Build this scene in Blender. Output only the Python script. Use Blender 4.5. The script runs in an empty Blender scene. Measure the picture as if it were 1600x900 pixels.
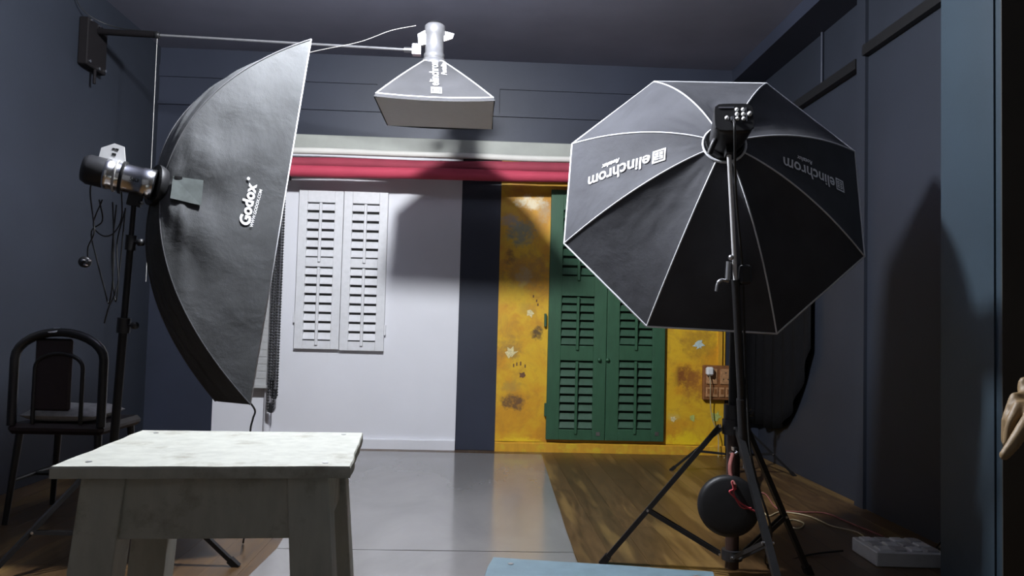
import bpy, math, random
from mathutils import Vector, Matrix, noise
random.seed(7)
scene = bpy.context.scene
COL = scene.collection

# ------------------------------------------------------------------ camera
YAW, PITCH, ROLL, FPX = math.radians(2.45), math.radians(2.6), math.radians(1.5), 1200.0
CAM = Vector((0, 0, 1.0))
FW = Vector((math.sin(YAW)*math.cos(PITCH), math.cos(YAW)*math.cos(PITCH), math.sin(PITCH)))
_rt = Vector((math.cos(YAW), -math.sin(YAW), 0)); _up = _rt.cross(FW)
RT = math.cos(ROLL)*_rt + math.sin(ROLL)*_up
UP = -math.sin(ROLL)*_rt + math.cos(ROLL)*_up
cd = bpy.data.cameras.new('camera'); cam = bpy.data.objects.new('camera', cd); COL.objects.link(cam)
cd.sensor_width = 36; cd.lens = 36*FPX/1600; cd.clip_start = 0.02
mw = Matrix.Identity(4)
for i in range(3):
    mw[i][0], mw[i][1], mw[i][2], mw[i][3] = RT[i], UP[i], -FW[i], CAM[i]
cam.matrix_world = mw
scene.camera = cam

# ------------------------------------------------------------------ world, exposure
w = bpy.data.worlds.new('world'); scene.world = w; w.use_nodes = True
w.node_tree.nodes['Background'].inputs[0].default_value = (0.02, 0.022, 0.03, 1)
w.node_tree.nodes['Background'].inputs[1].default_value = 1.0
vs = scene.view_settings
vs.view_transform = 'Standard'; vs.look = 'None'; vs.gamma = 1; vs.use_curve_mapping = False
vs.exposure = 0.0
LAMP = Vector((-0.5, 3.05, 2.87)); LAMP_R = 0.075; LAMP_STRENGTH = 2100   # the room's one ceiling bulb

# ------------------------------------------------------------------ helpers
def ray(x, y): return FW + RT*((x-800)/FPX) - UP*((y-450)/FPX)
def atY(x, y, Y): r = ray(x, y); return CAM + r*(Y/r.y)
def atX(x, y, X): r = ray(x, y); return CAM + r*(X/r.x)
def atZ(x, y, Z=0): r = ray(x, y); return CAM + r*((Z-1)/r.z)
V = Vector

class MB:
    def __init__(s): s.v = []; s.f = []; s.sm = []
    def add(s, vs_, fs, smooth=False):
        o = len(s.v); s.v += [V(p) for p in vs_]
        for f in fs: s.f.append([i+o for i in f]); s.sm.append(smooth)
        return s
    def box(s, c, size, ax=None):
        c = V(c); hx, hy, hz = [k/2 for k in size]
        X, Y, Z = ax if ax else (V((1,0,0)), V((0,1,0)), V((0,0,1)))
        p = [c + X*(hx*a) + Y*(hy*b) + Z*(hz*d) for d in (-1,1) for b in (-1,1) for a in (-1,1)]
        return s.add(p, [(0,2,3,1),(4,5,7,6),(0,1,5,4),(2,6,7,3),(0,4,6,2),(1,3,7,5)])
    def bb(s, a, b):
        return s.box([(a[i]+b[i])/2 for i in range(3)], [abs(b[i]-a[i]) for i in range(3)])
    def bevbox(s, c, size, bev, ax=None):
        # chamfered box as a 24-vert solid
        c = V(c); h = [k/2 for k in size]
        X, Y, Z = ax if ax else (V((1,0,0)), V((0,1,0)), V((0,0,1)))
        B = min(bev, min(h)*.9); vv = []; idx = {}
        for a in (-1,1):
            for b in (-1,1):
                for d in (-1,1):
                    for k in range(3):
                        q = [a*(h[0]-B), b*(h[1]-B), d*(h[2]-B)]; q[k] = (a,b,d)[k]*h[k]
                        idx[(a,b,d,k)] = len(vv); vv.append(c + X*q[0] + Y*q[1] + Z*q[2])
        F = []
        for k in range(3):
            for sg in (-1,1):
                o1, o2 = [i for i in range(3) if i != k]
                loop = []
                for (p, q) in ((-1,-1),(1,-1),(1,1),(-1,1)):
                    t = [0,0,0]; t[k] = sg; t[o1] = p; t[o2] = q; loop.append(idx[(*t, k)])
                F.append(loop)
        for k in range(3):          # edges along axis k
            o1, o2 = [i for i in range(3) if i != k]
            for p in (-1,1):
                for q in (-1,1):
                    t0 = [0,0,0]; t0[o1] = p; t0[o2] = q; t1 = list(t0); t0[k] = -1; t1[k] = 1
                    F.append([idx[(*t0,o1)], idx[(*t1,o1)], idx[(*t1,o2)], idx[(*t0,o2)]])
        for a in (-1,1):
            for b in (-1,1):
                for d in (-1,1): F.append([idx[(a,b,d,k)] for k in range(3)])
        return s.add(vv, F)
    def tube(s, pts, r, n=10, cap=True, closed=False, smooth=True):
        pts = [V(p) for p in pts]; m = len(pts)
        rs = r if isinstance(r, (list, tuple)) else [r]*m
        vv = []; up = None
        for i, p in enumerate(pts):
            if closed: t = pts[(i+1) % m] - pts[i-1]
            elif i == 0: t = pts[1]-p
            elif i == m-1: t = p-pts[i-1]
            else: t = (pts[i+1]-p).normalized() + (p-pts[i-1]).normalized()
            if t.length < 1e-9: t = V((0,0,1))
            t.normalize()
            if up is None:
                up = V((0,0,1)) if abs(t.z) < .9 else V((1,0,0))
            a = t.cross(up)
            if a.length < 1e-6: a = t.orthogonal()
            a.normalize(); b = a.cross(t).normalized(); up = b
            for k in range(n):
                g = 2*math.pi*k/n; vv.append(p + a*(rs[i]*math.cos(g)) + b*(rs[i]*math.sin(g)))
        F = []
        for i in range(m if closed else m-1):
            j = (i+1) % m
            for k in range(n):
                l = (k+1) % n; F.append((i*n+k, i*n+l, j*n+l, j*n+k))
        s.add(vv, F, smooth)
        if cap and not closed:
            s.add(vv[:n], [list(range(n))[::-1]]); s.add(vv[-n:], [list(range(n))])
        return s
    def cyl(s, a, b, r, n=16, r2=None): return s.tube([a, b], [r, r if r2 is None else r2], n)
    def lathe(s, base, axis, prof, n=24, smooth=True):
        axis = V(axis).normalized(); base = V(base)
        a = axis.orthogonal().normalized(); b = axis.cross(a)
        vv = []; m = len(prof)
        for (r, h) in prof:
            for k in range(n):
                g = 2*math.pi*k/n; vv.append(base + axis*h + a*(r*math.cos(g)) + b*(r*math.sin(g)))
        F = [(i*n+k, i*n+(k+1) % n, (i+1)*n+(k+1) % n, (i+1)*n+k) for i in range(m-1) for k in range(n)]
        s.add(vv, F, smooth)
        if prof[0][0] > 1e-6: s.add(vv[:n], [list(range(n))[::-1]])
        if prof[-1][0] > 1e-6: s.add(vv[-n:], [list(range(n))])
        return s
    def ball(s, c, r, n=12, m=8):
        return s.lathe(c, (0,0,1), [(max(1e-5, r*math.sin(math.pi*i/m)), -r*math.cos(math.pi*i/m)) for i in range(m+1)], n)
    def grid(s, fn, nu, nv, smooth=True):
        vv = [fn(i/nu, j/nv) for j in range(nv+1) for i in range(nu+1)]
        F = [(j*(nu+1)+i, j*(nu+1)+i+1, (j+1)*(nu+1)+i+1, (j+1)*(nu+1)+i) for j in range(nv) for i in range(nu)]
        return s.add(vv, F, smooth)
    def prism(s, poly, off):
        poly = [V(p) for p in poly]; off = V(off); n = len(poly)
        F = [list(range(n))[::-1], list(range(n, 2*n))] + [(i, (i+1) % n, n+(i+1) % n, n+i) for i in range(n)]
        return s.add(poly + [p+off for p in poly], F)
    def mesh(s, name, mat, off=V((0,0,0))):
        me = bpy.data.meshes.new(name)
        me.from_pydata([tuple(p-off) for p in s.v], [], s.f)
        for p, sm in zip(me.polygons, s.sm): p.use_smooth = sm
        me.materials.append(mat); me.validate(); me.update()
        import bmesh
        bm = bmesh.new(); bm.from_mesh(me); bmesh.ops.recalc_face_normals(bm, faces=bm.faces); bm.to_mesh(me); bm.free()
        return me
    def build(s, name, mat, parent=None, label=None, solid=0, bevel=0):
        off = world_loc(parent) if parent else V((0,0,0))
        o = bpy.data.objects.new(name, s.mesh(name, mat, off)); COL.objects.link(o)
        if parent: o.parent = parent
        if label: o['label'] = label
        if solid:
            md = o.modifiers.new('solid', 'SOLIDIFY'); md.thickness = solid; md.offset = 0
        if bevel:
            md = o.modifiers.new('bevel', 'BEVEL'); md.width = bevel; md.segments = 2; md.limit_method = 'ANGLE'
        return o

def world_loc(o):
    p = V((0,0,0))
    while o: p = p + o.location; o = o.parent
    return p
def tag(o, label=None, cat=None, group=None, kind=None):
    if label: o['label'] = label
    if cat: o['category'] = cat
    if group: o['group'] = group
    if kind: o['kind'] = kind
    return o
def thing(name, label, cat, loc, group=None):
    o = bpy.data.objects.new(name, None); COL.objects.link(o); o.location = loc; o.empty_display_size = .05
    return tag(o, label, cat, group)
def inst(name, me, parent, loc):
    o = bpy.data.objects.new(name, me); COL.objects.link(o); o.parent = parent
    o.location = V(loc) - world_loc(parent); return o
def smooth_path(pts, k=6):
    pts = [V(p) for p in pts]; P = [pts[0]*2-pts[1]] + pts + [pts[-1]*2-pts[-2]]; out = []
    for i in range(1, len(P)-2):
        for j in range(k):
            t = j/k; a, b, c, d = P[i-1], P[i], P[i+1], P[i+2]
            out.append(.5*((2*b)+(c-a)*t+(2*a-5*b+4*c-d)*t*t+(3*b-a-3*c+d)*t**3))
    out.append(pts[-1]); return out

# ------------------------------------------------------------------ materials
class NT:
    def __init__(s, name):
        s.m = bpy.data.materials.new(name); s.m.use_nodes = True; s.t = s.m.node_tree
        s.b = s.t.nodes['Principled BSDF']
    def n(s, typ, **kw):
        o = s.t.nodes.new(typ)
        for k, v in kw.items(): setattr(o, k, v)
        return o
    def l(s, a, b): s.t.links.new(a, b)
    def coords(s, scale=(1,1,1), which='Object'):
        tc = s.n('ShaderNodeTexCoord'); mp = s.n('ShaderNodeMapping'); mp.inputs['Scale'].default_value = scale
        s.l(tc.outputs[which], mp.inputs[0]); return mp.outputs[0]
    def pos(s, scale=(1,1,1)):
        g = s.n('ShaderNodeNewGeometry'); mp = s.n('ShaderNodeMapping'); mp.inputs['Scale'].default_value = scale
        s.l(g.outputs['Position'], mp.inputs[0]); return mp.outputs[0]
    def noise(s, co, scale, detail=4, rough=.55, dist=0):
        o = s.n('ShaderNodeTexNoise'); o.inputs['Scale'].default_value = scale; o.inputs['Detail'].default_value = detail
        o.inputs['Roughness'].default_value = rough; o.inputs['Distortion'].default_value = dist
        s.l(co, o.inputs['Vector']); return o.outputs['Fac']
    def ramp(s, fac, stops):
        o = s.n('ShaderNodeValToRGB'); e = o.color_ramp.elements
        while len(e) < len(stops): e.new(.5)
        for k, (p, c) in enumerate(stops): e[k].position = p; e[k].color = (*c, 1) if len(c) == 3 else c
        s.l(fac, o.inputs[0]); return o.outputs[0]
    def mix(s, fac, a, b, mode='MIX'):
        o = s.n('ShaderNodeMix', data_type='RGBA', blend_type=mode)
        for sock, v in ((o.inputs[0], fac), (o.inputs[6], a), (o.inputs[7], b)):
            if hasattr(v, 'links') or hasattr(v, 'is_output'): s.l(v, sock)
            elif isinstance(v, (int, float)): sock.default_value = v
            else: sock.default_value = (*v, 1)
        return o.outputs[2]
    def bump(s, fac, strength=.2, dist=.01):
        o = s.n('ShaderNodeBump'); o.inputs['Strength'].default_value = strength; o.inputs['Distance'].default_value = dist
        s.l(fac, o.inputs['Height']); s.l(o.outputs[0], s.b.inputs['Normal'])
    def col(s, c):
        if hasattr(c, 'is_output'): s.l(c, s.b.inputs['Base Color'])
        else: s.b.inputs['Base Color'].default_value = (*c, 1)
    def set(s, rough=.5, metal=0, spec=.5, sheen=0):
        s.b.inputs['Roughness'].default_value = rough; s.b.inputs['Metallic'].default_value = metal
        s.b.inputs['Specular IOR Level'].default_value = spec; s.b.inputs['Sheen Weight'].default_value = sheen

def plain(name, c, rough=.5, metal=0, spec=.5, var=.12, scale=30, bump=0, sheen=0):
    t = NT(name); co = t.pos(); nz = t.noise(co, scale)
    lo = tuple(x*(1-var) for x in c); hi = tuple(min(1, x*(1+var)) for x in c)
    t.col(t.ramp(nz, [(.3, lo), (.7, hi)])); t.set(rough, metal, spec, sheen)
    if bump: t.bump(nz, bump, .004)
    return t.m

def plaster(name, c, rough=.6, spec=.4, var=.15):
    t = NT(name); co = t.pos()
    big = t.noise(co, 1.3, 5); fine = t.noise(co, 60, 3)
    a = t.ramp(big, [(.3, tuple(x*(1-var) for x in c)), (.7, tuple(x*(1+var) for x in c))])
    t.col(a); t.set(rough, 0, spec); t.bump(fine, .12, .003); return t.m

M = {}
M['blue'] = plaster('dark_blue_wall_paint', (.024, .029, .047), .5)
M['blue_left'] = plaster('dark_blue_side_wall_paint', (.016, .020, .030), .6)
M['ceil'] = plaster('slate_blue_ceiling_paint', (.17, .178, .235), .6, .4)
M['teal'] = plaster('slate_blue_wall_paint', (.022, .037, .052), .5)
M['dark'] = plaster('dark_brown_wall_paint', (.05, .045, .038), .7)
M['greywall'] = plaster('slate_wall_paint', (.20, .20, .20), .7)
M['white'] = plaster('white_wall_paint', (.70, .70, .74), .55, .4, .04)
M['shutter_white'] = plain('white_shutter_paint', (.66, .66, .68), .45, var=.05)
M['gap'] = plain('slat_shadow_grey', (.10, .10, .10), .8)  # shadow lines between the white slats, put into the board colour
M['gap_green'] = plain('slat_shadow_green', (.008, .03, .014), .8)  # same for the shadow lines between the green door slats
M['black'] = plain('black_powder_coat', (.009, .009, .010), .5, spec=.35)
M['blackplastic'] = plain('black_plastic', (.015, .015, .017), .45)
M['pole_reflection'] = plain('black_tube_brown_reflection', (.035, .018, .014), .4)  # black pole tube with a reddish brown reflection painted in
M['rubber'] = plain('black_rubber', (.006, .006, .007), .5, spec=.4, bump=.1)
M['chrome'] = plain('chrome', (.75, .75, .77), .2, 1, var=.04)
M['steel'] = plain('brushed_steel', (.5, .5, .52), .35, 1, var=.06)
M['silver'] = plain('silver_paint', (.42, .42, .44), .3, .7, var=.08)
M['plate'] = plain('satin_aluminium_plate', (.62, .62, .63), .45, .25, var=.05)
M['boomblack'] = plain('matt_black_boom', (.005, .004, .005), .8, spec=.2)
M['piping'] = plain('reflective_piping', (.62, .63, .66), .4, var=.05)
M['print'] = plain('white_print', (.82, .82, .84), .6, var=.02)
M['print_dim'] = M['print']
M['button'] = plain('white_button', (.8, .8, .8), .4, var=.02)
M['diffuser'] = plain('white_diffuser_cloth', (.78, .77, .75), .8, var=.02)
M['wire'] = plain('black_cable', (.012, .012, .012), .5)
M['wire_pale'] = plain('pale_cable', (.4, .33, .2), .5)
M['wire_white'] = plain('grey_cord', (.45, .44, .42), .6)
M['redcord'] = plain('red_cord', (.42, .045, .06), .7)
M['pinkstrap'] = plain('maroon_strap', (.22, .07, .06), .8)
M['white_plastic'] = plain('white_plastic', (.72, .72, .72), .35, var=.03)
M['pale_plastic'] = plain('pale_grey_plastic', (.6, .6, .6), .5, var=.05)
M['grey_plastic'] = plain('grey_plastic', (.42, .42, .42), .5, var=.06)
M['cloth_grey'] = plain('grey_cushion_cloth', (.40, .39, .38), .9, var=.2)
M['chair_black'] = plain('black_chair_paint', (.012, .011, .011), .35)
M['chair_pad'] = plain('dark_maroon_vinyl', (.022, .012, .012), .5)
M['skin'] = plain('skin', (.23, .15, .068), .55, var=.1, scale=60)
M['shirt'] = plain('dark_brown_cloth', (.028, .015, .012), .9, var=.2)
M['hair'] = plain('black_hair', (.01, .008, .007), .5)
M['clothblack'] = plain('black_drape_cloth', (.006, .006, .007), .95, spec=.1)
M['board_grey'] = plain('grey_green_board', (.32, .33, .30), .6, var=.08, scale=6)
M['roll_white'] = plain('white_rolled_cloth', (.62, .61, .57), .8, var=.08, scale=4)
M['roll_dark'] = plain('deep_red_cloth', (.27, .034, .058), .8, var=.12, scale=5)
M['roll_red'] = plain('bright_red_cloth', (.42, .042, .078), .8, var=.08, scale=5)
M['switchwood'] = plain('painted_switchboard_wood', (.22, .085, .025), .6, var=.3, scale=30)
M['socket'] = plain('stained_socket_plastic', (.42, .22, .10), .5, var=.3, scale=60)

def fabric(name, c, wr=.25):
    t = NT(name); co = t.pos()
    wrk = t.noise(co, 5, 4, .5, .25); fine = t.noise(co, 260, 2)
    t.col(t.ramp(wrk, [(.25, tuple(x*.82 for x in c)), (.75, tuple(x*1.2 for x in c))]))
    t.set(.75, 0, .2, 0)
    a = t.n('ShaderNodeMath', operation='MULTIPLY_ADD'); t.l(fine, a.inputs[0]); a.inputs[1].default_value = .05; t.l(wrk, a.inputs[2])
    t.bump(a.outputs[0], wr, .03); return t.m
M['fab_godox'] = fabric('grey_black_softbox_fabric', (.056, .058, .060), .5)
M['fab_octa'] = fabric('black_softbox_fabric', (.052, .053, .060), .35)
M['fab_top'] = fabric('charcoal_softbox_fabric', (.060, .060, .064), .2)
M['flap'] = plain('grey_green_flap', (.075, .088, .085), .8, var=.2)

def wood_floor():
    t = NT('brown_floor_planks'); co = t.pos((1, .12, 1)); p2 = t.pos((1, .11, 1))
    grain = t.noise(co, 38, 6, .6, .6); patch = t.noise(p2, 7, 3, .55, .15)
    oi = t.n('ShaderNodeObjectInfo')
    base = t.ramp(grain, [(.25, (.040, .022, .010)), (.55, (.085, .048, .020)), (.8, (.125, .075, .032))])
    patch_tone = t.ramp(grain, [(.3, (.12, .072, .026)), (.7, (.20, .125, .045))])  # pale streaks: wear and reflected light together, put into the plank colour
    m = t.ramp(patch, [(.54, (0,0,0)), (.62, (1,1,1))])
    c = t.mix(m, base, patch_tone)
    v = t.ramp(oi.outputs['Random'], [(0, (.82,.82,.82)), (1, (1.15,1.12,1.1))])
    t.col(t.mix(1.0, c, v, 'MULTIPLY'))
    rr = t.n('ShaderNodeMapRange'); t.l(grain, rr.inputs[0]); rr.inputs[3].default_value = .26; rr.inputs[4].default_value = .42
    t.l(rr.outputs[0], t.b.inputs['Roughness']); t.b.inputs['Specular IOR Level'].default_value = .45
    t.bump(grain, .08, .003); return t.m
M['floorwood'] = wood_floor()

def vinyl():
    t = NT('grey_vinyl_sheet'); co = t.pos((1, .5, 1))
    n1 = t.noise(co, 2.2, 5, .6, .5); n2 = t.noise(t.pos(), 45, 3)
    t.col(t.ramp(n1, [(.25, (.15, .145, .142)), (.6, (.20, .192, .188)), (.8, (.24, .23, .22))]))
    rr = t.n('ShaderNodeMapRange'); t.l(n1, rr.inputs[0]); rr.inputs[3].default_value = .10; rr.inputs[4].default_value = .2
    t.l(rr.outputs[0], t.b.inputs['Roughness']); t.b.inputs['IOR'].default_value = 1.55
    t.bump(n2, .02, .001); return t.m
M['vinyl'] = vinyl()

def painted_wood(name, c, patch_tone, amt=(.62, .72), rough=.5, scale=9):
    t = NT(name); co = t.pos()
    g = t.noise(t.pos((1, 1, .25)), 30, 5); n = t.noise(co, scale, 6, .65)
    a = t.ramp(g, [(.3, tuple(x*.88 for x in c)), (.7, tuple(x*1.1 for x in c))])
    t.col(t.mix(t.ramp(n, [(amt[0], (0,0,0)), (amt[1], (1,1,1))]), a, patch_tone)); t.set(rough)
    t.bump(g, .15, .003); return t.m
M['green'] = painted_wood('green_door_paint', (.028, .090, .045), (.045, .11, .055), (.66, .8))
M['green_slat'] = painted_wood('green_slat_paint', (.026, .078, .042), (.035, .085, .045), (.66, .8))
M['gold_trim'] = painted_wood('ochre_base_paint', (.62, .32, .025), (.66, .48, .03), (.5, .65))
M['stool_white'] = painted_wood('distressed_white_paint', (.45, .455, .40), (.30, .285, .23), (.54, .70), .6, 12)
M['stool_blue'] = painted_wood('pale_blue_paint', (.115, .185, .225), (.09, .17, .19), (.55, .75), .5, 6)

def yellow_wall(D):
    t = NT('ochre_grunge_wall_paint'); co = t.pos()
    n1 = t.noise(co, 2.6, 6, .62, .4); n2 = t.noise(co, 9, 6, .65, .8)
    c = t.ramp(n1, [(.25, (.46, .19, .012)), (.45, (.62, .30, .015)), (.6, (.70, .43, .02)), (.78, (.55, .24, .012))])
    c = t.mix(t.ramp(n2, [(.5, (0,0,0)), (.75, (.55,.55,.55))]), c, (.36, .17, .03))
    sep = t.n('ShaderNodeSeparateXYZ'); t.l(co, sep.inputs[0])
    # stains with a shape of their own: px, py, rx, ry (pixels at the wall), colour, strength
    spots = [(815, 365, 26, 22, (.16, .23, .20), .8), (798, 345, 18, 12, (.30, .31, .30), .6), (830, 316, 26, 12, (.80, .72, .52), .85),
             (797, 402, 9, 14, (.10, .045, .015), .7), (822, 425, 40, 34, (.34, .19, .05), .6), (818, 432, 14, 18, (.48, .36, .20), .6),
             (824, 482, 15, 13, (.33, .14, .03), .8), (840, 520, 11, 11, (.06, .035, .02), .9), (798, 545, 20, 20, (.30, .17, .04), .7),
             (802, 628, 22, 14, (.09, .045, .03), .85), (800, 605, 16, 12, (.40, .25, .05), .6), (812, 690, 34, 9, (.78, .58, .02), .8),
             (1072, 590, 26, 20, (.16, .04, .012), .9), (1090, 600, 26, 34, (.34, .13, .02), .7), (1092, 536, 30, 30, (.34, .17, .02), .6),
             (1072, 688, 34, 16, (.78, .58, .015), .9), (1050, 600, 10, 40, (.74, .46, .02), .5), (815, 470, 26, 30, (.74, .50, .02), .5),
             (850, 330, 12, 22, (.42, .36, .24), .5), (1052, 652, 10, 8, (.62, .44, .10), .6)]
    wob = t.noise(co, 16, 5, .7); wob2 = t.noise(co, 34, 4, .7)
    for (px, py, rx, ry, cc, st) in spots:
        p = atY(px, py, D); kx, kz = D/FPX*rx, D/FPX*ry
        def lin(sock, c0, k):
            o = t.n('ShaderNodeMath', operation='MULTIPLY_ADD'); t.l(sock, o.inputs[0]); o.inputs[1].default_value = 1/k; o.inputs[2].default_value = -c0/k
            q = t.n('ShaderNodeMath', operation='POWER'); t.l(o.outputs[0], q.inputs[0]); q.inputs[1].default_value = 2
            a = t.n('ShaderNodeMath', operation='ABSOLUTE'); t.l(o.outputs[0], a.inputs[0]); t.l(a.outputs[0], q.inputs[0]); return q.outputs[0]
        dx, dz = lin(sep.outputs[0], p.x, kx), lin(sep.outputs[2], p.z, kz)
        d = t.n('ShaderNodeMath', operation='ADD'); t.l(dx, d.inputs[0]); t.l(dz, d.inputs[1])
        e = t.n('ShaderNodeMath', operation='MULTIPLY_ADD'); t.l(wob, e.inputs[0]); e.inputs[1].default_value = 3.2; t.l(d.outputs[0], e.inputs[2])
        e2 = t.n('ShaderNodeMath', operation='MULTIPLY_ADD'); t.l(wob2, e2.inputs[0]); e2.inputs[1].default_value = 2.2; t.l(e.outputs[0], e2.inputs[2])
        r = t.n('ShaderNodeMapRange'); t.l(e2.outputs[0], r.inputs[0]); r.inputs[1].default_value = 3.75; r.inputs[2].default_value = 2.7
        r.inputs[3].default_value = 0; r.inputs[4].default_value = st
        c = t.mix(r.outputs[0], c, cc)
    t.col(c); t.set(.5); t.bump(n2, .25, .006); return t.m

# ------------------------------------------------------------------ room shell
D = 6.05; XL, XR = -2.55, 2.25; CEIL = 3.09; XRR = 2.9; YF = -1.2
fl = tag(MB().bb((XL-.1, YF-.1, -.12), (XRR+.1, D+.1, -.006)).build('floor', M['dark']), kind='structure')
pw = .15
nrow = int((XRR-XL)/pw)+1
for r in range(nrow):
    x0 = XL + r*pw; x1 = min(x0+pw, XRR); y = YF - random.random()*1.2
    while y < D:
        ln = random.uniform(1.5, 2.3); y0 = max(y, YF); y1 = min(y+ln, D); y += ln
        if y1-y0 < .05: continue
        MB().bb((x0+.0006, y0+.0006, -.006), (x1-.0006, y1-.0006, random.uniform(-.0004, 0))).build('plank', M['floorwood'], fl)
wb = tag(MB().bb((XL-.1, D+.012, 0), (XRR+.1, D+.12, CEIL)).build('wall_back', M['blue']), kind='structure')
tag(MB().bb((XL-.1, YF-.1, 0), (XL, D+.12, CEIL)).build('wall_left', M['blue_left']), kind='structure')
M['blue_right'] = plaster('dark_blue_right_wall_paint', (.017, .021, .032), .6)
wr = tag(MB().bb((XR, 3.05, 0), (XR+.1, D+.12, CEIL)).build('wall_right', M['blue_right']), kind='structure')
PX = atY(1470, 450, 3.05).x; PY = atX(1565, 450, PX).y
MB().bb((PX, PY, 0), (XR+.1, 3.05, CEIL)).build('pillar', M['teal'], wr)
MB().bb((XR-.03, 3.05, 0), (XR+.01, 4.32, CEIL)).build('pilaster_panel', M['blue_right'], wr)
MB().bb((XR-.05, 4.30, 0), (XR+.01, 4.40, CEIL)).build('pilaster_strip', M['blue_right'], wr)
MB().bb((PX-.008, PY+.03, 0), (PX+.01, PY+.10, CEIL)).build('frame_moulding', M['teal'], wr)
tag(MB().bb((XRR, YF-.1, 0), (XRR+.1, 2.75, CEIL)).bb((PX, PY-.004, 0), (XRR+.1, PY, CEIL)).build('wall_recess', M['dark']), kind='structure')
tag(MB().bb((XL-.1, YF-.1, 0), (XRR+.1, YF, CEIL)).build('wall_front', M['greywall']), kind='structure')
ce = tag(MB().bb((XL-.1, YF-.1, CEIL), (XRR+.1, D+.12, CEIL+.1)).build('ceiling', M['ceil']), kind='structure')
MB().bb((2.0, 2.7, 2.99), (XR+.05, D+.05, CEIL+.01)).build('ceiling_beam', M['blue'], ce)
# rails and conduit on the right wall
rl = MB().bb((XR-.05, 4.42, 2.565), (XR, D, 2.625)).bb((XR-.07, 3.05, 2.60), (XR-.03, 4.30, 2.66))
tag(rl.build('trim_1', M['black']), kind='structure')
tag(MB().cyl((XR-.012, 4.95, 2.62), (XR-.012, 4.95, 3.0), .010, 8).build('trim_2', M['blue']), kind='structure')
# raised bands high on the back wall
t3 = MB().bb((XL, D-.004, 2.64), (2.0, D+.02, 2.665)); tag(t3.build('trim_3', M['blue']), kind='structure')
t4 = MB().bb((XL, D-.002, 2.86), (2.0, D+.02, 2.95)).bb((-.85, D-.002, 2.665), (.12, D+.02, 2.86)).bb((1.75, D-.002, 2.665), (2.0, D+.02, 2.86))
tag(t4.build('trim_4', M['blue']), kind='structure')
# painted sections of the back wall
XW0, XW1, XY0, XY1 = -2.03, -.155, .155, 1.97
MB().bb((XW0, D, .075), (XW1, D+.02, 2.42)).build('white_plaster', M['white'], wb)
M['yellow'] = yellow_wall(D)
MB().bb((XY0, D, .075), (XY1, D+.02, 2.42)).build('ochre_plaster', M['yellow'], wb)
def wavy_board(x0, x1, z1, depth):
    m = MB(); n = 40; top = []; P = []
    for i in range(n+1):
        x = x0+(x1-x0)*i/n; P.append((x, z1+.006*noise.noise((x*6, z1, 0)), D-depth+.004*noise.noise((x*9, 3, 0))))
    vv = []
    for (x, z, y) in P: vv += [(x, y, 0), (x, y, z), (x, y+.008, z+.006), (x, D+.02, z+.006), (x, D+.02, 0)]
    F = [(i*5+k, (i+1)*5+k, (i+1)*5+(k+1) % 5, i*5+(k+1) % 5) for i in range(n) for k in range(5)]
    F += [(0,1,2,3,4), tuple(n*5+k for k in (4,3,2,1,0))]
    return m.add(vv, F)
tag(wavy_board(XW0, XW1, .072, .03).build('baseboard_white', M['white']), kind='structure')
tag(wavy_board(XY0, XY1, .066, .035).build('baseboard_ochre', M['gold_trim']), kind='structure')
# leaf and hand prints on the ochre wall
def star(px, py, r, mat, n=7, seed=0, name='leaf_print'):
    rd = random.Random(seed); c = atY(px, py, D-.002); k = D/FPX; pts = []
    for i in range(2*n):
        a = math.pi*i/n + rd.uniform(-.25, .25); q = r*k*(rd.uniform(.7, 1.25) if i % 2 == 0 else rd.uniform(.5, .75))
        pts.append(V((c.x+q*math.cos(a), D-.003, c.z+q*math.sin(a))))
    MB().prism(pts, (0, .003, 0)).build(name, mat, wb)
M['leaf_blue'] = plain('pale_blue_print', (.50, .60, .58), .7, var=.2, scale=60)
M['leaf_cream'] = plain('cream_print', (.68, .58, .30), .7, var=.25, scale=60)
M['leaf_green'] = plain('pale_green_print', (.42, .46, .12), .7, var=.3, scale=60)
M['leaf_brown'] = plain('brown_print', (.16, .07, .03), .7, var=.3, scale=60)
star(1092, 538, 9, M['leaf_blue'], 7, 1); star(798, 551, 10, M['leaf_cream'], 6, 2); star(828, 489, 7, M['leaf_cream'], 5, 3)
star(1082, 653, 6, M['leaf_green'], 5, 4); star(1118, 652, 9, M['leaf_green'], 6, 5); star(1052, 655, 5, M['leaf_cream'], 5, 6)
for (px, py, L) in ((802, 571, 5), (807, 569, 5), (813, 568, 6), (820, 572, 5), (833, 463, 4), (838, 470, 4), (840, 476, 4)):
    a, b = atY(px, py-L/2, D-.002), atY(px+1, py+L/2, D-.002)
    MB().box((a+b)/2, (.010, .003, (a-b).length)).build('hand_print', M['leaf_brown'], wb)
star(816, 586, 6, M['leaf_brown'], 5, 9, 'hand_print')

# ------------------------------------------------------------------ ceiling bulb (the room's light)
bt = thing('ceiling_bulb', 'round glowing bulb in a white holder under the ceiling', 'lamp', (LAMP.x, LAMP.y, CEIL))
MB().lathe((LAMP.x, LAMP.y, CEIL), (0,0,-1), [(.05, 0), (.05, .012), (.022, .02), (.02, CEIL-LAMP.z-LAMP_R+.012)]).build('holder', M['white_plastic'], bt)
em = bpy.data.materials.new('lit_bulb'); em.use_nodes = True; nt = em.node_tree; nt.nodes.clear()
e = nt.nodes.new('ShaderNodeEmission'); e.inputs[0].default_value = (.93, .96, 1, 1); e.inputs[1].default_value = LAMP_STRENGTH
out = nt.nodes.new('ShaderNodeOutputMaterial'); nt.links.new(e.outputs[0], out.inputs[0])
MB().ball(LAMP, LAMP_R, 20, 12).build('bulb', em, bt)

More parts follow.
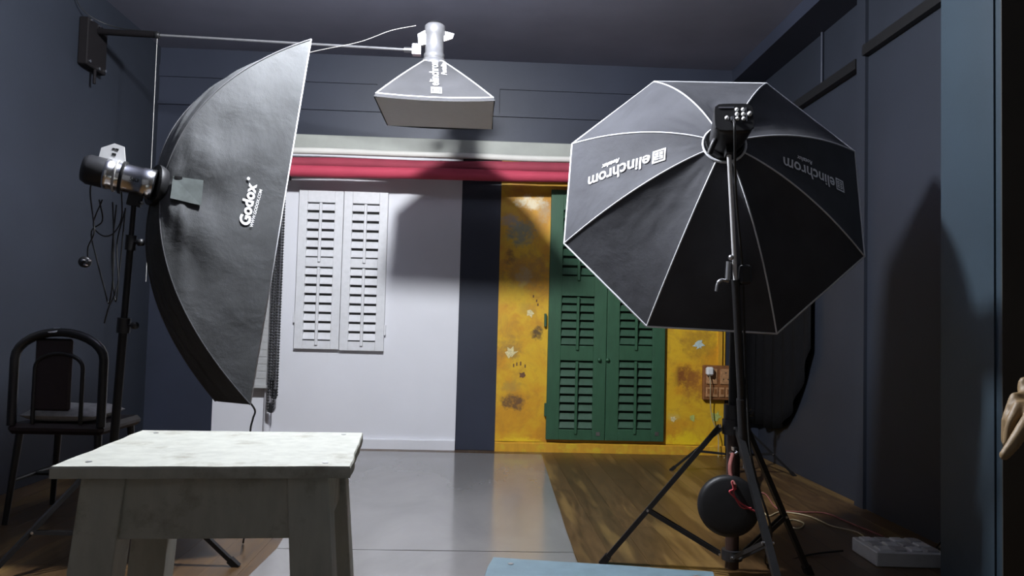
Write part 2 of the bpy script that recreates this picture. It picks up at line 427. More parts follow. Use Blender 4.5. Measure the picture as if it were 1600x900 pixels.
# ------------------------------------------------------------------ vinyl sheets on the floor
def sheet(name, label, pts, zt, seed):
    m = MB(); n = 24
    def edge(a, b, k):
        out = []
        for i in range(n):
            p = V(a).lerp(V(b), i/n); out.append(V((p.x+.004*noise.noise((p.y*3, seed, k)), p.y+.004*noise.noise((p.x*3, seed, k+5)), 0)))
        return out
    loop = []
    for k in range(4): loop += edge(pts[k], pts[(k+1) % 4], k)
    m.prism([V((p.x, p.y, .0002)) for p in loop], (0, 0, zt))
    return tag(m.build(name, M['vinyl']), label, 'floor sheet', 'vinyl sheets on the floor')
sheet('vinyl_sheet', 'large glossy grey vinyl sheet on the floor below the white wall', [(-.84, 3.40), (.445, 3.40), (.51, 5.90), (-1.02, 5.90)], .003, 1)
sheet('vinyl_sheet', 'nearer grey vinyl sheet on the floor behind the pale blue stool', [(-.88, 2.3), (.43, 2.3), (.445, 3.392), (-.84, 3.392)], .003, 2)

# ------------------------------------------------------------------ shutters
def louvre_leaf(root, x0, x1, z0, z1, y, th, mat, smat, sections, stile=.065, gapmat=None, cover=.84, broken=()):
    """frame leaf with louvre sections [(zb, zt, n)], each slat an object"""
    leaf = MB()
    a, b = x0+stile, x1-stile
    leaf.bb((x0, y-th, z0), (a, y, z1)).bb((b, y-th, z0), (x1, y, z1))
    zs = [z0] + [q for s in sorted(sections) for q in s[:2]] + [z1]
    for i in range(0, len(zs), 2): leaf.bb((a, y-th, zs[i]), (b, y, zs[i+1]))
    lf = leaf.build('leaf', mat, root, bevel=.003)
    MB().bb((a-.005, y-.006, z0+.02), (b+.005, y-.001, z1-.02)).build('shade_board', gapmat, lf)  # backing coloured dark as the shade between slats
    for (zb, zt, n) in sections:
        h = (zt-zb)/n; sl = -math.radians(30)
        ax = (V((1,0,0)), V((0, math.cos(sl), math.sin(sl))), V((0, -math.sin(sl), math.cos(sl))))
        me = MB().box((0,0,0), (b-a, .006, h*cover), ax).mesh('slat', smat)
        for k in range(n):
            zc = zb+(k+.5)*h
            o = inst('slat', me, lf, ((a+b)/2, y-th*.55, zc))
            if k in broken: o.rotation_euler.x = .5
        xm = (a+b)/2
        MB().bevbox((xm, y-th-.006, (zb+zt)/2-.02), (.022, .018, (zt-zb)+.03), .004).build('tilt_rod', mat, lf)
    return lf
k6 = D/5.85
sw = thing('window_shutter', 'white louvred window shutter of two leaves on the white wall', 'shutter', (-1.07, D, .80))
def zz(py, px): return atY(px, py, D).z
zt, zb = zz(300, 535), zz(546, 530)
x0, xm, x1 = atY(465, 420, D).x, atY(535, 420, D).x, atY(604, 420, D).x
secs = [(zz(533, 530), zz(418, 530), 8), (zz(404, 530), zz(318, 530), 6)]
louvre_leaf(sw, x0, xm-.002, zb, zt, D, .04, M['shutter_white'], M['shutter_white'], secs, .066, M['gap'])
louvre_leaf(sw, xm+.002, x1, zb-.005, zt, D, .04, M['shutter_white'], M['shutter_white'], secs, .066, M['gap'])
MB().bb((x1, D-.03, zb+.12), (x1+.012, D, zb+.2)).build('hinge', M['shutter_white'], sw)
MB().bb((x0-.012, D-.03, zb+.2), (x0, D, zb+.28)).build('hinge', M['shutter_white'], sw)

gd = thing('shutter_door', 'tall green louvred double door on the ochre wall', 'door', (.97, D, .12))
gx0, gx1 = atY(854, 600, D).x, atY(1036, 600, D).x; gxm = atY(945, 600, D).x
gzb, gzt = zz(687, 940), 2.06
def gsecs(px): return [(zz(670, px), zz(563, px), 8), (zz(540, px), zz(463, px), 6), (zz(432, px), zz(330, px), 7)]
louvre_leaf(gd, gx0, gxm-.002, gzb, gzt, D-.005, .042, M['green'], M['green_slat'], gsecs(900), .10, M['gap_green'])
louvre_leaf(gd, gxm+.002, gx1, gzb, gzt, D-.005, .042, M['green'], M['green_slat'], gsecs(990), .10, M['gap_green'])
for px in (936, 949):
    p = atY(px, 562, D-.045); MB().lathe(p, (0,-1,0), [(.014, 0), (.010, .006), (.016, .016), (.012, .026), (.0001, .028)], 14).build('knob', M['green'], gd)
for px in (934, 1026):
    p = atY(px, 678, D-.047); MB().box(p, (.03, .006, .03)).build('latch', M['steel'], gd)
for py in (640, 500):
    p = atY(852, py, D-.02); MB().box(p, (.016, .03, .10)).build('hinge', M['green'], gd)

# ------------------------------------------------------------------ switchboard on the ochre wall
p0, p1 = atY(1097, 570, D), atY(1143, 625, D)
sb = thing('switchboard', 'brown wooden switchboard with sockets on the ochre wall', 'switchboard', ((p0.x+p1.x)/2, D, p1.z))
W_, H_ = p1.x-p0.x, p0.z-p1.z; cx, cz = (p0.x+p1.x)/2, (p0.z+p1.z)/2
MB().bevbox((cx, D-.022, cz), (W_, .044, H_), .006).build('backing_board', M['switchwood'], sb)
for i in (-1, 1):
    s = MB().bevbox((cx+i*W_*.23, D-.048, cz+H_*.18), (W_*.36, .010, H_*.44), .003).build('socket', M['socket'], sb)
    for (dx, dz) in ((0, .03), (-.018, -.02), (.018, -.02)):
        MB().cyl((cx+i*W_*.23+dx, D-.0525, cz+H_*.18+dz), (cx+i*W_*.23+dx, D-.0545, cz+H_*.18+dz), .005, 8).build('pin_hole', M['black'], s)
for i in range(4):
    s = MB().bevbox((cx+(i-1.5)*W_*.22, D-.048, cz-H_*.27), (W_*.18, .010, H_*.28), .003).build('switch', M['socket'], sb)
    MB().box((cx+(i-1.5)*W_*.22, D-.054, cz-H_*.25), (W_*.09, .006, H_*.14), ).build('rocker', M['switchwood'], s)
tag(MB().bb((cx+.005, D-.02, p0.z), (cx+.035, D, 2.3)).build('cable_conduit', M['gold_trim']), 'ochre painted cable conduit running up from the switchboard', 'conduit')
pl = atY(1109, 580, D-.08)
pt = thing('power_adapter', 'white plug adapter pushed into the switchboard socket', 'plug', pl)
MB().bevbox(pl, (.058, .05, .066), .012).build('adapter_body', M['white_plastic'], pt)
MB().tube(smooth_path([pl+V((0,0,-.03)), atY(1110, 600, D-.10), atY(1110, 630, D-.06), atY(1113, 655, D-.06), atY(1122, 680, D-.06), atY(1123, 720, D-.12), V((1.93, D-.15, .006))]), .004, 6).build('cord', M['wire_pale'], pt)

# ------------------------------------------------------------------ trunking by the white wall
a, b = atY(388, 330, D-.05), atY(417, 601, D-.05)
tr = thing('cable_trunking', 'tall pale grey trunking box behind the hanging chains', 'trunking', ((a.x+b.x)/2, D, b.z))
MB().bb((a.x, D-.07, b.z), (b.x, D, 2.0)).build('casing', M['grey_plastic'], tr)
for k in range(26):
    z = b.z+.05+k*.055
    MB().bb((a.x+.006, D-.074, z), (b.x-.006, D-.068, z+.042)).build('cover_plate', M['grey_plastic'], tr)
MB().bb((a.x-.01, D-.10, b.z-.022), (b.x+.012, D, b.z)).build('ledge', M['grey_plastic'], tr)
pc = atY(418, 640, D-.02); MB().cyl((pc.x, D-.03, b.z-.02), (pc.x, D-.03, .07), .026, 12).build('pipe', M['white'], tr)

# ------------------------------------------------------------------ backdrop rollers
YR = 5.83
def roll(name, label, xa, xb, z0, z1, y, r, mat, group=None, wob=.006, seed=0, core=None):
    root = thing(name, label, 'backdrop roll', ((xa+xb)/2, y, (z0+z1)/2-r), group)
    n = 60; P = []; R_ = []
    for i in range(n+1):
        t = i/n; x = xa+(xb-xa)*t
        P.append((x, y+wob*noise.noise((x*1.7, seed, 0)), z0+(z1-z0)*t+wob*noise.noise((x*1.3, seed, 7))))
        R_.append(r*(1+.16*noise.noise((x*1.1, seed, 3))+.05*noise.noise((x*6, seed, 3))))
    MB().tube(P, R_, 18).build('rolled_cloth', mat, root)
    MB().cyl((xa-.08, y, z0), (xb+.06, y, z1), .017, 12).build('core_tube', M['steel'], root)
    for (xe, ze) in ((xa-.06, z0), (xb+.04, z1)):
        MB().bb((xe-.006, y-.02, ze-.03), (xe+.006, D+.012, ze+.03)).build('bracket', M['black'], root)
    return root
roll('backdrop_roll', 'thin off-white backdrop roll above the red rolls', -1.46, 1.90, 2.272, 2.285, YR+.06, .024, M['roll_white'], 'backdrop rolls on the back wall', .008, 1)
roll('backdrop_roll', 'upper deep red backdrop roll below the off-white roll', -1.46, 1.90, 2.172, 2.222, YR+.035, .043, M['roll_dark'], 'backdrop rolls on the back wall', .012, 2)
roll('backdrop_roll', 'lower bright red backdrop roll over the painted walls', -1.44, 1.90, 2.100, 2.137, YR-.03, .044, M['roll_red'], 'backdrop rolls on the back wall', .006, 3)
pb = MB().bevbox((.24, D-.05, 2.36), (3.4, .10, .115), .005)
tag(pb.build('pelmet_board', M['board_grey']), 'long grey green pelmet board above the backdrop rolls', 'board')

def chain(px, zbot, dy, label, half=.026):
    c = atY(px, 480, D-.12); x = c.x; y = D-.10-dy
    root = thing('roller_chain', label, 'chain', (x, y, zbot), 'bead chains of the backdrop rollers')
    m = MB(); step = .0215; pts = []
    z = zbot+half
    while z < 2.10: pts += [(x-half, y, z), (x+half, y, z)]; z += step
    for i in range(1, 4): g = math.pi*i/4; pts.append((x-half*math.cos(g), y, zbot+half-half*math.sin(g)))
    for p in pts: m.lathe(p, (0,0,1), [(.0001, -.010), (.009, -.005), (.009, .005), (.0001, .010)], 6)
    o = m.build('bead_string', M['blackplastic'], root); o['kind'] = 'stuff'
    MB().tube([(x-half, y, 2.12), (x-half, y, zbot+half), (x, y, zbot), (x+half, y, zbot+half), (x+half, y, 2.12)], .0035, 6).build('cord', M['blackplastic'], root)
    zc = zbot+.03
    MB().bevbox((x+half*.2, y, zc), (.035, .02, .075), .006).build('chain_weight', M['blackplastic'], root)
chain(428, .455, .0, 'shortest black bead chain loop beside the white shutter', .020)
chain(434, .385, .03, 'middle black bead chain loop beside the white shutter', .022)
chain(431, .285, .06, 'longest black bead chain loop beside the white shutter', .020)

# ------------------------------------------------------------------ lettering mapped on to a surface
def text_mesh(txt, size, bold=.0, shear=0):
    cu = bpy.data.curves.new('txt', 'FONT'); cu.body = txt; cu.size = size; cu.offset = bold; cu.shear = shear; cu.resolution_u = 3
    ob = bpy.data.objects.new('txt', cu); COL.objects.link(ob)
    bpy.context.view_layer.update()
    dg = bpy.context.evaluated_depsgraph_get()
    me = bpy.data.meshes.new_from_object(ob.evaluated_get(dg))
    vs_ = [V(v.co) for v in me.vertices]; fs = [list(p.vertices) for p in me.polygons]
    bpy.data.objects.remove(ob); bpy.data.curves.remove(cu); bpy.data.meshes.remove(me)
    return vs_, fs
def subdivide(vs_, fs, lim):
    # split long edges so the print follows the curved cloth
    vs_ = list(vs_); work = [tuple(f) for f in fs]; tri = []
    for f in work:
        for i in range(1, len(f)-1): tri.append((f[0], f[i], f[i+1]))
    mid = {}
    for _ in range(4):
        out = []; ch = False
        for (a, b, c) in tri:
            e = [((vs_[a]-vs_[b]).length, a, b, c), ((vs_[b]-vs_[c]).length, b, c, a), ((vs_[c]-vs_[a]).length, c, a, b)]
            L, p, q, r = max(e)
            if L > lim:
                k = (min(p, q), max(p, q))
                if k not in mid: mid[k] = len(vs_); vs_.append((vs_[p]+vs_[q])/2)
                out += [(p, mid[k], r), (mid[k], q, r)]; ch = True
            else: out.append((a, b, c))
        tri = out
        if not ch: break
    return vs_, tri
def letter(name, txt, size, fn, mat, parent, bold=0, shear=0, label=None):
    """fn(u, v) -> point just above the cloth; u along the text, v up"""
    vs_, fs = text_mesh(txt, size, bold, shear)
    vs_, fs = subdivide(vs_, fs, size*.35)
    return MB().add([fn(p.x, p.y) for p in vs_], fs).build(name, mat, parent, label)
def logo(fn, s, mat, parent, name='logo'):
    m = MB()
    def quad(u0, v0, u1, v1): m.add([fn(u0*s, v0*s), fn(u1*s, v0*s), fn(u1*s, v1*s), fn(u0*s, v1*s)], [(0,1,2,3)])
    quad(0, 0, 1, .12); quad(0, .88, 1, 1); quad(0, .12, .12, .88); quad(.88, .12, 1, .88)
    for k in range(2):
        z = .2+.32*k
        quad(.2, z, .47, z+.1); quad(.53, z, .8, z+.1); quad(.2, z+.16, .47, z+.26); quad(.53, z+.16, .8, z+.26); quad(.2, z+.1, .28, z+.16); quad(.72, z+.1, .8, z+.16)
    return m.build(name, mat, parent)

# ------------------------------------------------------------------ strip softbox (left)
C0 = V((-1.313, 3.156, 1.516)); A = V((.723, .673, -.158)).normalized()
S = V((-.686, .726, -.046)).normalized(); U = A.cross(S).normalized()
if U.z < 0: U = -U
S = (S - A*S.dot(A)).normalized(); U = (U - A*U.dot(A)).normalized()
HH, WW, DEP = 1.652/2, .319/2, .471
sx = thing('strip_softbox', 'tall grey black strip softbox with white lettering beside the white wall', 'softbox', C0)
def rod(t, su, ss):
    r0 = .055
    return C0 + U*(su*(r0+(HH-r0)*t)) + S*(ss*(r0*.8+(WW-r0*.8)*(t**.8))) + A*(DEP*(.06*t+.94*t**2.1))
def panel_between(r1, r2, sag, nu=26, nv=30, wr=.010, seed=0):
    def fn(u, v):
        p = r1(u).lerp(r2(u), v)
        k = 4*v*(1-v); nrm = sag
        return p + nrm*(k*.012*math.sin(math.pi*min(1, u*1.0))) + nrm*(wr*k*u*(1-u)*4*(noise.noise((u*4, v*5, seed))+.5*noise.noise((u*9+3*v, v*3, seed+3))))
    m = MB(); m.grid(fn, nu, nv); return m, fn
nearf = None
for (nm, r1, r2, sg, sd) in (('side_panel', lambda t: rod(t, -1, -1), lambda t: rod(t, 1, -1), -S, 1), ('side_panel', lambda t: rod(t, -1, 1), lambda t: rod(t, 1, 1), S, 2),
                     ('top_panel', lambda t: rod(t, 1, -1), lambda t: rod(t, 1, 1), U, 3), ('bottom_panel', lambda t: rod(t, -1, -1), lambda t: rod(t, -1, 1), -U, 4)):
    m, fn = panel_between(r1, r2, sg, wr=.030, seed=sd)
    m.build(nm, M['fab_godox'], sx)
    if nearf is None: nearf = fn
for su in (1, -1):
    for ss in (1, -1):
        MB().tube([rod(i/24, su, ss) for i in range(25)], .0035 if ss < 0 else .003, 6).build('seam', M['fab_top'], sx)
fr = [rod(1, -1, -1), rod(1, 1, -1), rod(1, 1, 1), rod(1, -1, 1)]
MB().tube(fr, .0032, 6, closed=True).build('front_hem', M['piping'], sx)
fc = sum(fr, V((0,0,0)))/4
MB().add([fc + (p-fc)*.955 - A*.012 for p in fr], [(0,1,2,3)]).build('diffuser', M['diffuser'], sx)
MB().lathe(C0 - A*.02, A, [(.085, 0), (.085, .03), (.06, .03), (.06, .0), (.085, 0)], 28).build('speed_ring', M['black'], sx)
def near_inv(px, py):
    # closest (u, v) on the near panel to a picture point
    best = None; r = ray(px, py).normalized()
    for i in range(61):
        for j in range(61):
            p = nearf(i/60, j/60); d = (p-CAM); q = (d - r*d.dot(r)).length
            if best is None or q < best[0]: best = (q, i/60, j/60)
    return best[1], best[2]
def near_frame(px, py):
    u0, v0 = near_inv(px, py)
    p = nearf(u0, v0); du = nearf(min(1, u0+.02), v0)-nearf(u0-.02, v0); dv = nearf(u0, v0+.02)-nearf(u0, v0-.02)
    n = du.cross(dv).normalized()
    if n.dot(CAM-p) < 0: n = -n
    return u0, v0, p, n
def near_text(px0, py0, px1, py1):
    """text baseline from picture point 0 to 1 laid on the panel, following its bulge"""
    ua, va = near_inv(px0, py0); ub, vb = near_inv(px1, py1)
    pa, pb = nearf(ua, va), nearf(ub, vb); e = (pb-pa).normalized()
    n = near_frame((px0+px1)/2, (py0+py1)/2)[3]
    up = n.cross(e).normalized()
    # local slopes for converting metres to panel coordinates
    def fn(x, y):
        t = pa + e*x + up*y
        # Newton in (u, v)
        L = (pb-pa).length; u, v = ua+(ub-ua)*x/L, va+(vb-va)*x/L
        for _ in range(5):
            p = nearf(u, v); du = (nearf(u+.01, v)-nearf(u-.01, v))/.02; dv = (nearf(u, v+.01)-nearf(u, v-.01))/.02
            r = t-p; a11, a12, a22 = du.dot(du), du.dot(dv), dv.dot(dv); b1, b2 = du.dot(r), dv.dot(r); det = a11*a22-a12*a12
            if abs(det) < 1e-12: break
            u = min(1, max(0, u+(b1*a22-b2*a12)/det)); v = min(1, max(0, v+(a11*b2-a12*b1)/det))
        return nearf(u, v) + n*.005
    return fn, (pb-pa).length
fn, L = near_text(386, 357, 400, 286)
vs_, fs = text_mesh('Godox', 1, .035); wid = max(p.x for p in vs_)
letter('lettering', 'Godox', L/wid*.98, fn, M['print'], sx, bold=.035*L/wid)
fn2, L2 = near_text(397, 353, 407, 298)
vs_, fs = text_mesh('WWW.GODOX.COM', 1, .01); wid = max(p.x for p in vs_)
letter('lettering', 'WWW.GODOX.COM', L2/wid, fn2, M['print'], sx, bold=.012*L2/wid)
dot = [fn(L*1.06+.007*math.cos(2*math.pi*i/12), .038+.007*math.sin(2*math.pi*i/12)) for i in range(12)]
MB().add(dot, [list(range(12))]).build('lettering', M['print'], sx)
q = [near_frame(*p) for p in ((271, 275), (318, 283), (315, 321), (266, 312))]
nn = q[0][3]
MB().prism([k[2]+k[3]*.006 for k in q], nn*.008).build('flap', M['flap'], sx)
MB().prism([k[2]+k[3]*.015 for k in (near_frame(272, 276), near_frame(283, 278), near_frame(283, 284), near_frame(272, 282))], nn*.003).build('flap_tab', M['black'], sx)

# ------------------------------------------------------------------ monolight behind the strip softbox
BK = C0 - A*.02
def mono(name, label, base, ax, up, length, r, bodymat, backmat):
    """base = mount end, ax points from the softbox to the rear"""
    root = thing(name, label, 'studio flash', base); ax = V(ax).normalized()
    MB().lathe(base, ax, [(r*.9, 0), (r*1.06, .004), (r*1.06, .05), (r, .054), (r, length*.62), (r*1.05, length*.63), (r*1.05, length*.68), (r, length*.69)], 28).build('body', bodymat, root)
    MB().lathe(base + ax*(length*.69), ax, [(r*1.02, 0), (r*1.02, length*.22), (r*.86, length*.29), (.0001, length*.31)], 28).build('rear_cap', backmat, root)
    return root
# the flash hangs slightly nose down, pointing into the softbox
pA, pB = atY(243, 290, 3.13), atY(152, 268, 3.07)
axm = (pB-pA).normalized(); sidem = axm.cross(V((0,0,1))).normalized(); upm = sidem.cross(axm).normalized()
ml = mono('studio_flash', 'silver studio flash behind the tall strip softbox', pA, axm, upm, .27, .058, M['chrome'], M['blackplastic'])
# triangular handle plate on top with punched holes
hb = pA + axm*.165 + upm*.055
pts = [hb - axm*.046 - upm*.012, hb - axm*.022 + upm*.066, hb + axm*.014 + upm*.070, hb + axm*.056 + upm*.040, hb + axm*.056 - upm*.012]
hp = MB().prism([p - sidem*.006 for p in pts], sidem*.012).build('handle_plate', M['plate'], ml)
for (dx, dz, s_) in ((.0, .048, .008), (.012, .048, .006), (.006, .026, .010)):
    for sg in (-1, 1):
        c = hb + axm*dx*1.0 + upm*dz; MB().box(c + sidem*(sg*.0065), (s_*1.4, .002, s_), (axm, sidem, upm)).build('slot', M['black'], hp)
MB().lathe(pA + axm*.115, axm, [(.066, 0), (.066, .012), (.059, .012), (.059, 0), (.066, 0)], 28).build('strap', M['wire'], ml)
MB().lathe(pA + axm*.142, axm, [(.064, 0), (.064, .007), (.059, .007), (.059, 0), (.064, 0)], 28).build('strap', M['wire_white'], ml)
letter('lettering', '5KK', .022, lambda x, y: (lambda g: pA + axm*(.088-x) + (-sidem if (-sidem).dot(CAM-pA) > 0 else sidem)*(.0600*math.cos(g)) + upm*(.0600*math.sin(g)))((y-.012)/.059), M['black'], ml)
stem = atY(207, 318, 3.11)
MB().box(pA + axm*.06 - upm*.075, (.05, .036, .05), (axm, sidem, upm)).build('bracket', M['black'], ml)
MB().tube([pA + axm*.05 - upm*.08 + sidem*.02, pA + axm*.02 - upm*.09 - sidem*.07], .006, 8).build('tilt_lever', M['black'], ml)

# ------------------------------------------------------------------ tripod light stands
def light_stand(name, label, base, top, collar_z, feet, hub_z, group=None, r=.016, mat=None, sections=(), foot_r=.012, leg_w=.011, hub_r=.03):
    mat = mat or M['black']; base = V(base); top = V(top)
    root = thing(name, label, 'light stand', base, group)
    d = (top-base)
    zs = [.03] + [s for s in sections] + [top.z]
    for i in range(len(zs)-1):
        a, b = base + d*((zs[i]-base.z)/d.z), base + d*((zs[i+1]-base.z)/d.z)
        rr = r*(1-.2*i)
        MB().cyl(a, b, rr, 14).build('pole_section', mat, root)
        if i < len(zs)-2:
            cl = MB().cyl(b - d.normalized()*.03, b + d.normalized()*.03, rr*1.5, 14).build('clamp', M['blackplastic'], root)
            MB().lathe(b, V((1,-.4,0)), [(.006, 0), (.006, rr*1.5+.02), (.014, rr*1.5+.022), (.014, rr*1.5+.04), (.0001, rr*1.5+.042)], 10).build('clamp_knob', M['blackplastic'], cl)
    cc = base + d*((collar_z-base.z)/d.z); hc = base + d*((hub_z-base.z)/d.z)
    MB().cyl(cc - V((0,0,.03)), cc + V((0,0,.03)), r*1.7, 14).build('collar', M['blackplastic'], root)
    MB().cyl(hc - V((0,0,.02)), hc + V((0,0,.02)), r*1.55, 14).build('hub', M['blackplastic'], root)
    for f in feet:
        f = V(f); dr = V((f.x-base.x, f.y-base.y, 0)).normalized()
        a = cc + dr*(r*2.0); b = V((f.x, f.y, foot_r))
        ln = (b-a).normalized(); sd = ln.cross(V((0,0,1))).normalized(); nz = sd.cross(ln)
        lg = MB().box((a+b)/2, ((b-a).length, leg_w*2, leg_w*1.5), (ln, sd, nz)).build('leg', mat, root)
        MB().box(b, (.045, leg_w*2.6, leg_w*2.2), (ln, sd, nz)).build('rubber_foot', M['rubber'], lg)
        MB().cyl(a - sd*(leg_w*1.4), a + sd*(leg_w*1.4), .006, 8).build('pivot_bolt', M['steel'], lg)
        m = a.lerp(b, .62); h0 = hc + dr*(r*1.8)
        l2 = (m-h0).normalized(); s2 = l2.cross(V((0,0,1))).normalized(); n2 = s2.cross(l2)
        br = MB().box((m+h0)/2 + s2*leg_w, ((m-h0).length, leg_w*.5, leg_w*1.3), (l2, s2, n2)).box((m+h0)/2 - s2*leg_w, ((m-h0).length, leg_w*.5, leg_w*1.3), (l2, s2, n2)).build('brace', mat, root)
        MB().cyl(m - sd*(leg_w*1.7), m + sd*(leg_w*1.7), .005, 8).build('rivet', M['steel'], br)
        MB().cyl(h0 - s2*(leg_w*1.7), h0 + s2*(leg_w*1.7), .005, 8).build('rivet', M['steel'], br)
    return root
ls_base = V((-1.475, 3.2, 0)); ls_top = pA + axm*.06 - upm*.09
fl1 = atZ(365, 885, 0); fl2 = atZ(-30, 918, 0)
light_stand('light_stand', 'thin black light stand carrying the tall strip softbox', ls_base, ls_top, .43, [fl1, fl2, (-1.62, 3.72, 0)], .12, None, .017, None, (.95, 1.28))

# cables of the left flash
def cable(pix, Y, r=.003):
    return MB().tube(smooth_path([atY(x, y, Y+.01*math.sin(i*1.7)) for i, (x, y) in enumerate(pix)]), r, 6)
ct = thing('power_cable', 'tangled black cables hanging below the silver flash', 'cable', atY(160, 500, 3.1))
for c in ([(155, 312), (160, 345), (143, 362), (150, 400), (163, 450), (170, 474), (176, 440), (178, 380), (176, 316)],
          [(190, 300), (190, 340), (178, 364), (160, 368), (146, 350), (160, 312)],
          [(196, 325), (187, 420), (181, 455), (170, 480), (163, 505)], [(182, 320), (175, 400), (180, 470), (185, 440), (183, 380), (195, 330)]):
    cable(c, 3.08).build('cable_loop', M['wire'], ct)
pg = thing('power_plug', 'black plug with three bright pins dangling below the silver flash', 'plug', atY(137, 418, 3.05))
cable([(146, 275), (141, 300), (146, 345), (147, 365), (138, 385), (137, 402)], 3.06).build('cord', M['wire'], pg)
MB().lathe(atY(137, 410, 3.09), (0,-1,0), [(.016, 0), (.022, .01), (.022, .03), (.0001, .031)], 14).build('plug_body', M['blackplastic'], pg)
for (x, y) in ((132, 407), (141, 407), (136, 414)):
    p = atY(x, y, 3.06); MB().cyl(p, p - V((0,.02,0)), .0045, 8).build('pin', M['chrome'], pg)
tag(MB().tube(smooth_path([rod(.96, -1, -1) + V((0,.02,0)), atY(398, 640, 3.28), atY(395, 655, 3.28), atY(391, 680, 3.28), atY(394, 760, 3.28), atZ(380, 848, .006)]), .004, 6).build('sync_cord', M['wire']), 'thin dark cord dropping from the strip softbox behind the white stool', 'cable')

# ------------------------------------------------------------------ wall boom at top left
bp = V((XL, 4.97, 2.70))
wbm = thing('wall_boom', 'long thin wall boom holding up the overhead softbox', 'boom', bp)
plt = MB().bevbox((XL+.03, 4.97, 2.70), (.06, .25, .30), .006).build('wall_plate', M['boomblack'], wbm)
for (dy, z) in ((-.11, 2.835), (0, 2.835), (.10, 2.835), (-.11, 2.575), (.02, 2.565), (.11, 2.575)):
    MB().cyl((XL+.06, 4.97+dy*.9, z), (XL+.072, 4.97+dy*.9, z), .010, 8).build('bolt', M['chrome'], plt)
MB().cyl((XL+.05, 4.97, 2.55), (XL+.05, 4.97, 2.46), .010, 8).build('pivot_pin', M['boomblack'], wbm)
armA = V((XL+.06, 4.97, 2.80)); armB = atY(642, 78, 4.54)
j = armA.lerp(armB, .20)
MB().cyl(armA, j, .020, 12).build('arm_tube', M['boomblack'], wbm)
MB().cyl(armA.lerp(armB, .19), armB, .0075, 10).build('arm_rod', M['silver'], wbm)
MB().cyl(armB - V((.04,0,0)), armB + V((.02, 0, 0)), .016, 10).build('end_clamp', M['steel'], wbm)
MB().box(armB + V((.035, 0, 0)), (.05, .05, .06)).build('end_block', M['silver'], wbm)
jn = armA.lerp(armB, .2)
MB().ball(jn, .024, 10, 6).build('joint', M['black'], wbm)
tag(MB().tube([jn - V((0,0,.02)), atY(228, 440, jn.y-.06)], .002, 6).build('pull_cord', M['wire_white']), 'thin pale cord hanging from the wall boom', 'cord')
tag(MB().tube(smooth_path([V((-2.5, 4.6, CEIL)), atY(125, 10, 4.8), armA + V((.1, -.02, .03)), jn + V((0, 0, .02))]), .003, 6).build('guy_wire', M['wire']), 'thin dark wire running from the ceiling to the wall boom', 'wire')

# ------------------------------------------------------------------ overhead softbox and flash
oc = V((-.277, 4.545, 2.235)); hw, hd = .325, .305; zr = 2.535; rr_ = .055
ob = thing('overhead_softbox', 'small charcoal softbox hanging face down from the wall boom', 'softbox', (oc.x, oc.y, zr))
ocx = oc.x-.03
def ocorner(sx_, sy_, t): 
    return V((ocx+sx_*(rr_+(hw-rr_)*t)+ .03*t, oc.y+sy_*(rr_+(hd-rr_)*t), zr-(zr-oc.z-.02)*t + .006*math.sin(math.pi*t)))
front_fn = None
for (a, b) in (((-1,-1),(1,-1)), ((1,-1),(1,1)), ((1,1),(-1,1)), ((-1,1),(-1,-1))):
    def fn_(u, v, a=a, b=b):
        p = ocorner(*a, u).lerp(ocorner(*b, u), v); k = 4*v*(1-v)
        return p - V((0, 0, .012*k*u*u))
    MB().grid(fn_, 12, 14).build('side_panel', M['fab_top'], ob)
    if front_fn is None: front_fn = fn_
    MB().tube([ocorner(*a, i/10) for i in range(11)], .0042, 6).build('seam', M['piping'], ob)
    MB().tube([fn_(1, i/14) for i in range(15)], .0042, 6).build('edge_piping', M['piping'], ob)
    MB().tube([fn_(0, i/6) for i in range(7)], .0042, 6).build('edge_piping', M['piping'], ob)
    # skirt below the piping
    def sk(u, v, a=a, b=b):
        p = fn_(1, v, a, b); k = 4*v*(1-v)
        out = V((p.x-ocx-.03, p.y-oc.y, 0)); 
        return p + V((0, 0, -.022*u)) + out*(.035*u*(1-.4*k))
    MB().grid(sk, 2, 14).build('skirt', M['fab_top'], ob)
cs = [V((ocx+.03+i*(hw+.004), oc.y+jj*(hd+.004), oc.z-.005)) for i, jj in ((-1,-1),(1,-1),(1,1),(-1,1))]
MB().grid(lambda u, v: cs[0].lerp(cs[1], u).lerp(cs[3].lerp(cs[2], u), v) - V((0,0,.012*math.sin(math.pi*u)*math.sin(math.pi*v))), 14, 14).build('diffuser', M['diffuser'], ob)
MB().lathe((ocx, oc.y, zr-.01), (0,0,1), [(.07, 0), (.07, .03), (.05, .03), (.05, 0), (.07, 0)], 28).build('speed_ring', M['silver'], ob)
def ofn(x, y):   # text runs from the lower edge up, v to the left
    L0 = .30
    u = .93 - x/.405; v = .5 + .0 - y/(2*(rr_+(hw-rr_)*max(.05, u)))
    p = front_fn(u, v); return p + V((0, -.006, .004))
letter('lettering', 'elinchrom', .074, lambda x, y: ofn(x+.072, y-.025), M['print'], ob, bold=.0010)
letter('lettering', 'Portalite', .043, lambda x, y: ofn(x+.19, y-.072), M['print'], ob, bold=.0012, shear=.25)
logo(lambda x, y: ofn(x, y-.04), .06, M['print'], ob)
